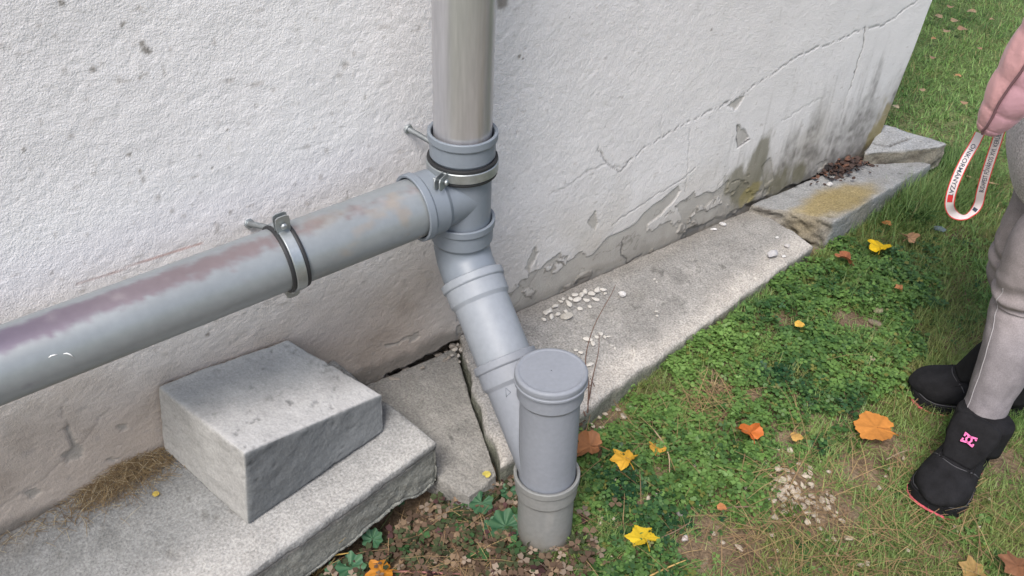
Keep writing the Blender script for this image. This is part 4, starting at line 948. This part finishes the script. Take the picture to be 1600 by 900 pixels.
gstone(1365, 508, .02, 'flat brown stone at the edge of the bare soil patch', (.25, .20, .15), .0); gstone(1360, 568, .011, 'tan stone in the clover left of the knee', (.42, .35, .26)); gstone(1465, 366, .02, 'blue-grey stone in the lawn right of the tan leaf', (.14, .18, .20), .01)
gstone(1025, 778, .012, 'pale grey stone in clover above the yellow leaf', (.42, .38, .36), .004)
# twigs
def twig(pts, r, label, col=(.20, .14, .10), lift=.02):
    p_ = []
    for px, py in pts: g_ = G(px, py); p_.append(P(px, py, g_[2]+lift))
    v, f = loft(p_, [r]*(len(p_)-1)+[r*.5], 7, sub=4); tag(mesh('twig', v, f, 'dry_plant', col=np.tile(col, (len(v), 1)), loc=tuple(p_[0])), label, 'twig')
twig([(1028, 842), (1055, 830), (1082, 814)], .0013, 'thin grey twig slanting right of the bright yellow leaf'); twig([(1395, 694), (1404, 712), (1410, 730)], .0016, 'short brown twig below the large orange leaf', (.25, .17, .10))
twig([(1015, 900), (1045, 886), (1072, 875)], .0018, 'straw-coloured stalk at the bottom right of the yellow leaf', (.48, .33, .13)); twig([(1130, 795), (1150, 792), (1190, 792)], .0018, 'horizontal grey-brown twig left of the gravel patch')
twig([(1385, 718), (1405, 708), (1425, 702)], .0014, 'pale twig crossing beside the short brown twig', (.3, .24, .17)); twig([(1510, 275), (1535, 283), (1560, 288)], .004, 'thick pale stick on the lawn behind the lanyard', (.38, .27, .16), .03)
twig([(560, 896), (610, 893), (660, 894), (720, 897)], .0022, 'pinkish stalk lying along the bottom edge', (.36, .17, .15)); twig([(430, 898), (500, 872), (545, 864)], .0022, 'golden bent stalk near the dry grass tuft', (.50, .34, .10), .05)
twig([(1022, 672), (1035, 690), (1045, 712), (1046, 738)], .0016, 'pale upright stalk beside the small dull orange leaf', (.40, .30, .20), .03)

# =================================================================== PERSON
person = empty('person', (.92, -.86, .09)); tag(person, 'person in pink quilted jacket, grey jeans and black shoes holding a lanyard', 'person')
A1 = np.array([.805, -.885, .15]); K1 = np.array([.875, -.825, .49]); H1 = np.array([.97, -.92, .90])
A2 = np.array([.995, -.86, .205]); K2 = np.array([.965, -.765, .50]); H2 = np.array([.97, -.77, .90])
def skinned(name, verts, edges, radii, m, sub=2, root=0):
    me = bpy.data.meshes.new(name); me.from_pydata(verts, edges, []); o = bpy.data.objects.new(name, me); COL.objects.link(o)
    s = o.modifiers.new('s', 'SKIN'); s.use_smooth_shade = True; sb = o.modifiers.new('b', 'SUBSURF'); sb.levels = sub; sb.render_levels = sub
    for i, r in enumerate(radii): me.skin_vertices[0].data[i].radius = (r, r) if np.isscalar(r) else r
    me.skin_vertices[0].data[root].use_root = True
    dg = bpy.context.evaluated_depsgraph_get(); m2 = bpy.data.meshes.new_from_object(o.evaluated_get(dg)); V = np.array([v.co[:] for v in m2.vertices]); F = [tuple(p.vertices) for p in m2.polygons]
    bpy.data.objects.remove(o); return V, F
SH1 = np.array([.99, -1.02, 1.33]); SH2 = np.array([.99, -.685, 1.33]); EL2 = P(1700, -10, 1.06); WR2 = P(1541, 205, .812)*.70+EL2*.30; EL1 = np.array([1.03, -1.08, 1.06]); WR1 = np.array([.93, -1.07, .84])
bv = [(.98, -.85, .92), (.985, -.85, 1.12), (.985, -.85, 1.30), (.97, -.85, 1.42), (.955, -.85, 1.50), (.945, -.85, 1.585),
      SH2, EL2, WR2, SH1, EL1, WR1, H2, K2, A2, H1, K1, A1]
be = [(0, 1), (1, 2), (2, 3), (3, 4), (4, 5), (2, 6), (6, 7), (7, 8), (2, 9), (9, 10), (10, 11), (0, 12), (12, 13), (13, 14), (0, 15), (15, 16), (16, 17)]
brr = [.10, .095, .09, .045, .075, .07, .045, .036, .024, .045, .036, .024, .055, .022, .018, .055, .022, .018]
# hands: five short finger chains on each wrist
def hand(wi, wr, dirv, side, curl):
    global bv, be, brr
    dirv = np.array(dirv, float); dirv /= np.linalg.norm(dirv); s = np.array(side, float); n_ = np.cross(dirv, s)
    pi_ = len(bv); bv.append(wr+dirv*.055); be.append((wi, pi_)); brr.append((.030, .016))
    for k, (off, L_) in enumerate(((-.027, .062), (-.009, .072), (.009, .068), (.027, .054))):
        b_ = wr+dirv*.082+s*off; i0 = len(bv); bv.append(b_); be.append((pi_, i0)); brr.append(.0095)
        m_ = b_+dirv*L_*.45+n_*curl*.018; e_ = m_+dirv*L_*.35*(1-curl)+n_*(.03*curl); bv += [m_, e_]; be += [(i0, i0+1), (i0+1, i0+2)]; brr += [.0085, .007]
    b_ = wr+dirv*.03+s*-.03; i0 = len(bv); bv += [b_, b_+dirv*.03+s*-.022+n_*.012, b_+dirv*.055+s*-.02+n_*.03*curl]; be += [(pi_, i0), (i0, i0+1), (i0+1, i0+2)]; brr += [.012, .0095, .008]
hd_dir = np.array([-.10, -.02, -.08])*.0+np.array([-.3, 0, -.95]); hand(11, WR1, (-.1, 0, -1), (1, 0, 0), .4)
V, F = skinned('body', [tuple(np.array(v, float)) for v in bv], be, brr, 'skin'); body = mesh('body', V, F, 'skin', parent=person)
# gripping hand pulled up inside the sleeve mouth
pv = [tuple(WR2+np.array([.03, .01, .03]))]; pe = []; pr = [.017]
gd = np.array([-.45, -.0, -.9]); gd /= np.linalg.norm(gd); gs = np.array([0, 1., 0]); gn = np.cross(gd, gs)
pv.append(tuple(WR2+gd*.012)); pe.append((0, 1)); pr.append((.020, .013))
for off in (-.018, -.006, .006, .017):
    b_ = WR2+gd*.024+gs*off; i0 = len(pv); pv += [tuple(b_), tuple(b_+gd*.008+gn*.010), tuple(b_-gd*.008+gn*.014)]; pe += [(1, i0), (i0, i0+1), (i0+1, i0+2)]; pr += [.0075, .007, .006]
i0 = len(pv); b_ = WR2+gd*.002-gs*.018; pv += [tuple(b_), tuple(b_+gd*.02+gn*.014), tuple(b_+gd*.022+gn*.03+gs*.014)]; pe += [(1, i0), (i0, i0+1), (i0+1, i0+2)]; pr += [.009, .008, .007]
V, F = skinned('hand', pv, pe, pr, 'skin', root=1); mesh('hand', V, F, 'skin', parent=body)
# face and hair
hc = np.array([.945, -.85, 1.565])
V, F = loft([hc+[-.005, 0, -.115], hc+[-.01, 0, -.09], hc+[-.005, 0, -.05], hc+[0, 0, 0], hc+[.004, 0, .05], hc+[.008, 0, .085], hc+[.01, 0, .10]], [(.03, .035), (.055, .058), (.072, .082), (.078, .095), (.074, .092), (.05, .065), (.015, .02)], 32, up=(0, 1, 0), sub=3); mesh('face', V, F, 'skin', parent=body)
V, F = loft([hc+[-.098, 0, .012], hc+[-.112, 0, -.012], hc+[-.118, 0, -.03], hc+[-.10, 0, -.036]], [.006, .009, .012, .006], 12, sub=3); mesh('nose', V, F, 'skin', parent=body)
V, F = loft([hc+[-.088, -.024, -.06], hc+[-.1, 0, -.058], hc+[-.088, .024, -.06]], [.003, .007, .003], 10, sub=4); mesh('mouth', V, F, 'lip', parent=body)
for s in (-1, 1):
    V, F = lathe(hc+[-.078, s*.032, .008], (-1, s*.1, 0), [(.0001, .014), (.006, .012), (.010, .007), (.012, 0)][::-1], 20); mesh('eye', V, F, 'eye_white', parent=body)
    V, F = lathe(hc+[-.0915, s*.033, .008], (-1, s*.1, 0), [(.005, 0), (.004, .0012), (.0001, .0016)], 16); mesh('iris', V, F, 'iris', parent=body)
    V, F = loft([hc+[.0, s*.076, -.03], hc+[-.004, s*.088, 0], hc+[.005, s*.084, .022]], [(.006, .01), (.006, .016), (.005, .01)], 10, sub=3); mesh('ear', V, F, 'skin', parent=body)
V, F = loft([hc+[.06, 0, -.26], hc+[.055, 0, -.15], hc+[.04, 0, -.05], hc+[.028, 0, .03], hc+[.016, 0, .09], hc+[.012, 0, .118]], [(.05, .09), (.065, .10), (.088, .095), (.09, .096), (.062, .08), (.02, .02)], 36, up=(0, 1, 0), sub=4, disp=lambda t, th: .02*np.sin(th*14)); mesh('hair', V, F, 'hair', parent=person)
# jeans
def leg(Hh, K, A, seed, gather):
    path = [Hh, Hh*.55+K*.45+[-.01, 0, 0], K+[.0, 0, .10], K, K+[.012, -.004, -.07], K*.55+A*.45+[.014, -.004, 0], K*.25+A*.75+[.008, 0, 0], A]
    rad = [(.088, .082), (.078, .074), (.066, .062), (.060, .058), (.056, .054), (.055, .052), (.045, .043), (.0415, .040)]
    def dp(t, th):
        kk = np.exp(-((t-.47)/.055)**2); u = t*60+.9*np.cos(th-1.)
        w = kk*.075*np.sin((t-.4)*88+1.8*np.cos(th+seed)); kb = np.exp(-((t-.60)/.10)**2); w = w+kb*.022*np.sin(t*60+2.5*np.cos(th-1)+seed)+.018*sstep(.7, .95, t)*np.sin(t*75+3*np.sin(th+seed))
        q = np.stack([np.cos(th)*1.5+seed, np.sin(th)*1.5, np.full_like(th, t*14)], -1); an = sstep(.88, .99, t)
        return w+.055*fbm(q, 1., 5, 3)+.02*fbm(q, 3., 6, 2)+gather*an*.045*np.sin(t*170)*np.cos(th-.5)
    return loft(path, rad, 56, up=(0, 1, 0), sub=26, disp=dp)
(L1, FL1) = leg(H1, K1, A1, 1., 1.); (L2, FL2) = leg(H2, K2, A2, 4., 1.)
pel = loft([(.985, -.845, .99), (.985, -.845, .93), (.98, -.845, .87), (.975, -.845, .82)], [(.10, .15), (.115, .17), (.115, .172), (.07, .12)], 40, up=(0, 1, 0), sub=5)
pel = loft([(.985, -.845, .99), (.985, -.845, .93), (.98, -.845, .87), (.975, -.845, .82)], [(.10, .15), (.115, .17), (.115, .172), (.07, .12)], 40, up=(0, 1, 0), sub=5)
V, F = merge([(L1, FL1), (L2, FL2), pel]); c = np.tile([.205, .19, .20], (len(V), 1)); c = c*(1+.22*fbm(V*[1, 1, .5], 22, 4)+.12*fbm(V*[1, 1, .3], 90, 6))[:, None]
for K_ in (K1, K2):
    dd = np.linalg.norm((V-K_-[-.05, .0, .02])*[1, 1, .55], axis=1); c = mixc(c, (.33, .29, .285), sstep(.10, .02, dd)*.55)
dk = sstep(.74, .55, np.linalg.norm(V-np.array([.9, -.75, .9]), axis=1)*0+1.)
jeans = mesh('jeans', V, F, 'denim', col=c, parent=person)
# outer seam on the near shin with stitching, hem
def legpt(Hh, K, A, t, th, off=1.02):
    V_, _ = (L1, 0); return None
seg_ = 56; nrow = len(L1)//seg_
def sidej(i, w_):
    ring = L1[i*seg_:(i+1)*seg_]; px_ = proj(ring)[0]; face = ((ring-ring.mean(0))@FW) < 0; wv = (px_-px_.min())/(px_.max()-px_.min()); return int(np.argmin(np.abs(wv-w_)+(~face)*9))
colj = sidej(int(nrow*.8), .10)
ln = [L1[i*seg_+colj]*1.0 for i in range(int(nrow*.44), nrow)]; cen_ = [L1[i*seg_:(i+1)*seg_].mean(0) for i in range(int(nrow*.44), nrow)]
ln = [p+(p-q)/np.linalg.norm(p-q)*.0008 for p, q in zip(ln, cen_)]
V, F = loft(ln, [.0010]*len(ln), 6); mesh('side_seam', V, F, 'pale_thread', parent=jeans)
i = nrow-1; ring = L1[i*seg_:(i+1)*seg_]; cc = ring.mean(0); rp = [q+(q-cc)*.02+[0, 0, .002] for q in ring]; rp.append(rp[0]); V, F = loft(rp, [.0022]*len(rp), 6); mesh('hem', V, F, 'pale_thread', parent=jeans)
# sweater
V, F = loft([(.985, -.85, 1.30), (.985, -.85, 1.15), (.985, -.85, 1.0), (.975, -.85, .9), (.965, -.85, .80), (.96, -.85, .752), (.965, -.85, .748)], [(.10, .17), (.11, .17), (.12, .175), (.14, .19), (.165, .20), (.170, .202), (.155, .188)], 64, up=(0, 1, 0), sub=6, disp=lambda t, th: .02*np.sin(th*7+t*5)); 
mesh('sweater', V, F, 'grey_knit', parent=person)
# jacket: body and puffed sleeves
def puff(t, th, k=7, a=.06): return a*(np.abs(np.sin(t*math.pi*k)))**.45*1.5-a*.7+.02*np.sin(th*9+t*31)*np.abs(np.sin(t*math.pi*k))
V1, F1 = loft([(.995, -.85, 1.42), (.995, -.85, 1.36), (.99, -.85, 1.25), (.99, -.85, 1.1), (.995, -.85, .95), (1.0, -.85, .87), (1.0, -.85, .86)], [(.07, .07), (.095, .17), (.125, .2), (.13, .2), (.14, .205), (.145, .2), (.13, .18)], 72, up=(0, 1, 0), sub=10, disp=lambda t, th: puff(t, th, 7, .05))
jacket = mesh('jacket', V1, F1, 'pink_quilt', parent=person)
CU = P(1541, 205, .812)
def sleeve(S, Em, Wc, name):
    path = [S+[0, 0, .03], S*.6+Em*.4, Em+[0, 0, .06], Em, Em*.65+Wc*.35, Em*.3+Wc*.7, Em*.08+Wc*.92, Wc]
    rad = [.062, .066, .062, .060, .053, .041, .026, .016]
    return loft(path, rad, 56, up=(0, 1, 0), sub=16, disp=lambda t, th: puff(t, th, 9, .06))
V, F = sleeve(SH2, EL2, CU, 'sleeve'); slv = mesh('sleeve', V, F, 'pink_quilt', parent=jacket)
# smooth inner panel split off along the sleeve and cord on its border
nr_ = len(V)//56; best = []
tgt = [(1597, 35), (1588, 70), (1580, 100), (1566, 140), (1548, 175), (1530, 208)]
sp_ = []
for i in range(nr_):
    ring = V[i*56:(i+1)*56]; pp = proj(ring); face = ((ring-ring.mean(0))@FW) < 0
    if i > 1: 
        wv = (pp[0]-pp[0].min())/(pp[0].max()-pp[0].min()+1e-6); j = int(np.argmin(np.abs(wv-.28)+(~face)*9)); p_ = ring[j]; cc = ring.mean(0); sp_.append(p_+(p_-cc)/np.linalg.norm(p_-cc)*.0015)
sp_ = np.array(sp_); sm_ = sp_.copy()
for _ in range(12): sm_[1:-1] = (sm_[:-2]+sm_[1:-1]+sm_[2:])/3
sp_ = list(sm_+(CAM-sm_)/np.linalg.norm(CAM-sm_, axis=1)[:, None]*.003)
if len(sp_) > 3: Vc, Fc = loft(sp_, [.0022]*len(sp_), 7); mesh('seam_cord', Vc, Fc, 'seam_cord', parent=slv)
me = slv.data; me.materials.append(MATS['pink_panel'])
idx = np.zeros(len(me.polygons), np.int32)
for k_, p_ in enumerate(me.polygons):
    i = p_.index//56
    if i < nr_-1:
        ring = V[i*56:(i+1)*56]; px_ = proj(ring)[0]; j = p_.index % 56; wv = (px_[j]-px_.min())/(px_.max()-px_.min()+1e-6); idx[k_] = 1 if wv > .28 else 0
me.polygons.foreach_set('material_index', idx)
V, F = sleeve(SH1, EL1, WR1, 'sleeve'); mesh('sleeve', V, F, 'pink_quilt', parent=jacket)

# shoes
def shoe(toe, heading, gzv, label=None, ch=.136):
    ca, sa = math.cos(heading), math.sin(heading); Lg = .262
    R_ = np.array([[ca, sa, 0], [-sa, ca, 0], [0, 0, 1.]])     # rows: forward, left, up
    fwd = np.array([ca, sa, 0]); heel = np.array([toe[0], toe[1], gzv])-fwd*Lg
    T_ = lambda L: np.array(L, float)@R_+heel
    def outline(x): # half width along the foot
        t = x/Lg; return .030+.0*t+.022*math.sin(min(t/.9, 1)*math.pi*.62)**1.2*1.0 if t < .9 else .030+.022*math.sin(math.pi*.62)**1.2
    xs_ = [0, .006, .03, .07, .11, .15, .19, .22, .242, .256, .262]; hw = [.012, .026, .036, .037, .039, .046, .052, .052, .044, .028, .010]; ht = [.04, .085, .10, .102, .096, .080, .066, .058, .050, .040, .028]
    zc_ = [.03+h_/2-.015 for h_ in ht]
    rings = [];
    V, F = loft([(a, 0, z_) for a, z_ in zip(xs_, zc_)], [(w_, (h_)/2) for w_, h_ in zip(hw, ht)], 40, up=(0, 0, 1), sub=6, power=2.5)
    root = mesh('shoe', T_(V), F, 'black_suede', parent=person, label=label)
    # ankle collar
    V, F = loft([(.062, 0, .06), (.060, 0, .10), (.058, 0, .125), (.058, 0, .134), (.058, 0, .130)], [(.040, .055), (.042, .054), (.043, .055), (.040, .052), (.030, .04)], 36, up=(1, 0, 0), sub=4, power=2.3); V, F = loft([(.066, 0, .06), (.066, 0, .10), (.066, 0, ch-.014), (.066, 0, ch), (.066, 0, ch-.006)], [(.040, .056), (.043, .056), (.044, .057), (.041, .054), (.03, .04)], 36, up=(0, 1, 0), sub=4, power=2.2)
    mesh('collar', T_(V), F, 'black_suede', parent=root)
    # padded tongue, fat and rounded
    V, F = loft([(.178, 0, .082), (.165, 0, .096), (.150, 0, .118), (.138, 0, .142), (.128, 0, .158), (.120, 0, .163)], [(.028, .007), (.036, .012), (.043, .016), (.046, .017), (.043, .014), (.030, .006)], 36, up=(1, 0, .8), sub=5, power=2.6)
    Vt = V.copy(); tg = mesh('tongue', T_(V), F, 'black_suede', parent=root)
    # sole and pink line
    def plate(z0, z1, grow):
        n = 48; out = []
        xs2 = np.linspace(0, 1, n//2+1); up_ = [(Lg*(.5-.5*math.cos(math.pi*t)), ) for t in xs2]
        pts = []
        for t in xs2: x_ = Lg*(.5-.5*math.cos(math.pi*t)); pts.append((x_, np.interp(x_, xs_, hw)+grow if 0 < t < 1 else 0))
        ol = [(a, b) for a, b in pts]+[(a, -b) for a, b in pts[::-1][1:-1]]
        ol = [(a+(grow if a > Lg/2 else -grow)*(abs(a/Lg-.5)*2)**4, b) for a, b in ol]; m_ = len(ol)
        V = [(a, b, z0+.010*max(0, (a/Lg-.8)/.2)**2) for a, b in ol]+[(a, b, z1+.010*max(0, (a/Lg-.8)/.2)**2) for a, b in ol]
        F = [tuple(range(m_-1, -1, -1)), tuple(range(m_, 2*m_))]+[(i, (i+1) % m_, m_+(i+1) % m_, m_+i) for i in range(m_)]; return V, F
    V, F = plate(.006, .026, .005); sole = mesh('sole', T_(V), F, 'black_suede', parent=root, smooth=False)
    V, F = plate(.0, .0055, .0060); mesh('outsole', T_(V), F, 'pink_sole', parent=sole, smooth=False)
    # toe cap seam and laces
    def on_top(x_, y_): 
        w_ = np.interp(x_, xs_, hw); h_ = np.interp(x_, xs_, ht); z_ = np.interp(x_, xs_, zc_); return (x_, y_, z_+h_/2*max(0, 1-abs(y_/w_)**2.5)**(1/2.5)+.0005)
    sm = [on_top(.19-.9*abs(yy)**1.2*0-(yy**2)*9, yy) for yy in np.linspace(-.046, .046, 15)]
    V, F = loft(sm, [.0013]*len(sm), 6); mesh('toe_seam', T_(V), F, 'shoe_piping', parent=root)
    gp = [(x_, s_*(np.interp(x_, xs_, hw)+.0015)*1., .030+.010*max(0, (x_/Lg-.8)/.2)**2) for s_ in (1,) for x_ in np.linspace(.12, .258, 24)]; gp += [(a, -b, c_) for a, b, c_ in gp[::-1]]
    V, F = loft(gp, [.0012]*len(gp), 6); mesh('welt_piping', T_(V), F, 'shoe_piping', parent=root)
    for s_ in (-1, 1):
        sm = [on_top(x_, s_*(.030+.06*(x_-.10))) for x_ in np.linspace(.10, .19, 10)]; V, F = loft(sm, [.0018]*len(sm), 6); mesh('eyelet_stay', T_(V), F, 'black_suede', parent=root)
    for k_ in range(3):
        x_ = .150+k_*.016; sm = [on_top(x_+.004*math.cos(yy*60), yy) for yy in np.linspace(-.03, .03, 9)]; V, F = loft(sm, [.003]*len(sm), 8); mesh('lace', T_(V), F, 'black_suede', parent=root)
    # heel tab pull in pink
    V, F = loft([(.03, -.042, .075), (.028, -.043, .095), (.028, -.0435, .108)], [.004, .0045, .003], 8); mesh('side_tab', T_(V), F, 'logo_pink', parent=root)
    # emblem: two overlapping letters built as strips on the tongue front
    o_ = np.array([.1645, 0, .139]); e1_ = np.array([0, 1.25, 0]); e2_ = np.array([-.46, 0, .888])*1.25; nn = np.array([.888, 0, .46])
    def strip(pts, w_=.0028):
        V, F = [], []; n = len(pts)
        for i, p_ in enumerate(pts):
            a = np.array(pts[max(i-1, 0)]); b = np.array(pts[min(i+1, n-1)]); t_ = (b-a)/np.linalg.norm(b-a); nv = np.array([-t_[1], t_[0]])
            for s in (-1, 1):
                for h_ in (0, .0014): q_ = np.array(p_)+nv*s*w_/2; V.append(o_+e1_*q_[0]+e2_*q_[1]+nn*h_)
        for i in range(n-1):
            a = i*4; b = a+4; F += [(a+1, b+1, b+3, a+3), (a, a+1, a+3, a+2), (a, b, b+1, a+1), (a+2, a+3, b+3, b+2)]
        F.append((4*n-4, 4*n-2, 4*n-1, 4*n-3)); return V, F
    return root, T_, strip
g1 = G(1440, 790)
s1, T1, strip = shoe((.600, -.925), math.radians(190), .080)
# emblem parts (seen reading along the image: mirrored so it reads from the front)
S_ = []
m_ = 1
# D on the left, C on the right, interlocked; small star-like notch between
D_ = [(-.0098, .0072), (-.003, .0058), (.0025, .0040), (.0040, 0), (.0025, -.0040), (-.003, -.0058), (-.0098, -.0072)]
C_ = [(.0098, .0072), (.003, .0058), (-.0025, .0040), (-.0040, 0), (-.0025, -.0040), (.003, -.0058), (.0098, -.0072)]
S_.append(strip([(a*m_, b) for a, b in D_])); S_.append(strip([(-.0082*m_, .0068), (-.0082*m_, .0018)], .0026)); S_.append(strip([(-.0082*m_, -.0018), (-.0082*m_, -.0068)], .0026))
S_.append(strip([(a*m_, b) for a, b in C_])); S_.append(strip([(.0088*m_, .0068), (.0088*m_, .0030)], .0024)); S_.append(strip([(.0088*m_, -.0030), (.0088*m_, -.0068)], .0024))
V, F = merge(S_); mesh('logo', T1(V), F, 'logo_pink', parent=s1, smooth=False)
shoe((.868, -.705), math.radians(133), .085, ch=.16)

# =================================================================== LANYARD
lan = empty('lanyard', tuple(P(1535, 215, .80))); tag(lan, 'white and red printed lanyard loop hanging from the pink sleeve', 'lanyard')
YL = -.705
cl = [(1531, 208), (1522, 226), (1510, 246), (1499, 268), (1490, 290), (1485, 308), (1484, 322), (1489, 333), (1499, 338), (1511, 338), (1521, 331), (1529, 318), (1533, 300), (1539, 278), (1546, 255), (1555, 228), (1564, 200)]
pts = []
for k_, (a, b) in enumerate(cl): pts.append(W(a, b, YL+.012*math.cos(k_/(len(cl)-1)*math.pi)))
pts = np.array(pts); E_ = np.vstack([2*pts[0]-pts[1], pts, 2*pts[-1]-pts[-2]]); Q = []
for i in range(1, len(E_)-2):
    for t_ in np.arange(10)/10:
        a, b, c_, d_ = E_[i-1], E_[i], E_[i+1], E_[i+2]; Q.append(.5*((2*b)+(-a+c_)*t_+(2*a-5*b+4*c_-d_)*t_**2+(-a+3*b-3*c_+d_)*t_**3))
Q.append(E_[-2]); Q = np.array(Q); T3 = np.gradient(Q, axis=0); T3 /= np.linalg.norm(T3, axis=1)[:, None]
arc = np.concatenate([[0], np.cumsum(np.linalg.norm(np.diff(Q, axis=0), axis=1))]); AL = arc[-1]
vd = Q-CAM; vd /= np.linalg.norm(vd, axis=1)[:, None]
# strap faces the viewer side on its straights, turns edge-on round the bottom
Wd = np.cross(T3, vd); Wd /= np.linalg.norm(Wd, axis=1)[:, None]
bot_ = np.exp(-((np.arange(len(Q))/len(Q)-.56)/.09)**2)
Nd = np.cross(Wd, T3); ang_ = bot_*1.0
Wd = Wd*np.cos(ang_)[:, None]+Nd*np.sin(ang_)[:, None]; Nd = np.cross(Wd, T3)
if (Nd[5]@vd[5]) > 0: Nd = -Nd
WID = .0165
def ribbon(w0, w1, hgt, s0=0., s1=1.):
    V, F = [], []; i0, i1 = int(s0*(len(Q)-1)), int(s1*(len(Q)-1))
    for i in range(i0, i1+1):
        for w_ in (w0, w1):
            for h_ in (hgt, -hgt): V.append(Q[i]+Wd[i]*w_*WID+Nd[i]*h_)
    n = i1-i0+1
    for i in range(n-1):
        a = i*4; b = a+4; F += [(a, b, b+2, a+2), (a+1, a+3, b+3, b+1), (a, a+1, b+1, b), (a+2, b+2, b+3, a+3)]
    F += [(0, 2, 3, 1), (4*n-4, 4*n-3, 4*n-1, 4*n-2)]; return V, F
V, F = ribbon(-.40, .40, .0005); strap = mesh('strap', V, F, 'strap_white', parent=lan, smooth=False)
for a, b in ((-.5, -.40), (.40, .5)): V, F = ribbon(a, b, .0006); mesh('edge_stripe', V, F, 'strap_red', parent=strap, smooth=False)
def text_on(s, s_start, s_len, height, flip, mname='print_ink'):
    cu = bpy.data.curves.new('t', 'FONT'); cu.body = s; cu.size = 1; cu.resolution_u = 2; cu.offset = .012
    to = bpy.data.objects.new('t', cu); COL.objects.link(to); dg = bpy.context.evaluated_depsgraph_get(); dg.update(); m2 = bpy.data.meshes.new_from_object(to.evaluated_get(dg)); bpy.data.objects.remove(to)
    V = np.array([v.co[:] for v in m2.vertices]); F = [tuple(p.vertices) for p in m2.polygons]
    x = V[:, 0]; x = (x-x.min())/(x.max()-x.min()); y = V[:, 1]; y0 = .35; yy = (y-y0)*height
    if flip: ss = s_start-x*s_len; yy = yy
    else: ss = s_start+x*s_len
    out = []
    for s_, y_ in zip(ss, yy):
        q_ = np.array([np.interp(s_*AL, arc, Q[:, k]) for k in range(3)]); w_ = np.array([np.interp(s_*AL, arc, Wd[:, k]) for k in range(3)]); n_ = np.array([np.interp(s_*AL, arc, Nd[:, k]) for k in range(3)])
        out.append(q_+w_*y_*(1 if flip else -1)*TS+n_*.0009)
    return out, F
# sign so that letters are not mirrored: reading direction x up-vector = towards viewer
i_ = 20; TS = 1.
def chk(i, flip):
    rd = T3[i]*(-1 if flip else 1); up_ = Wd[i]*(1 if flip else -1); return np.cross(rd, up_)@(-vd[i]) > 0
TS = 1. if chk(20, False) else -1.
V, F = text_on('ÖNKORMÁNYZAT', .045, .225, .0105, False); mesh('printed_text', V, F, 'print_ink', parent=strap, smooth=False)
TS = 1. if chk(140, False) else -1.
V, F = text_on('BUDAPEST FŐVÁROS XVI. KERÜLETI', .675, .325, .0105, False); mesh('printed_text', V, F, 'print_ink', parent=strap, smooth=False)
V, F = ribbon(-.26, .26, .0010, .30, .345); mesh('red_badge', V, F, 'strap_red', parent=strap, smooth=False)
V, F = ribbon(-.26, .26, .0010, .635, .66); mesh('dark_badge', V, F, 'print_ink', parent=strap, smooth=False)
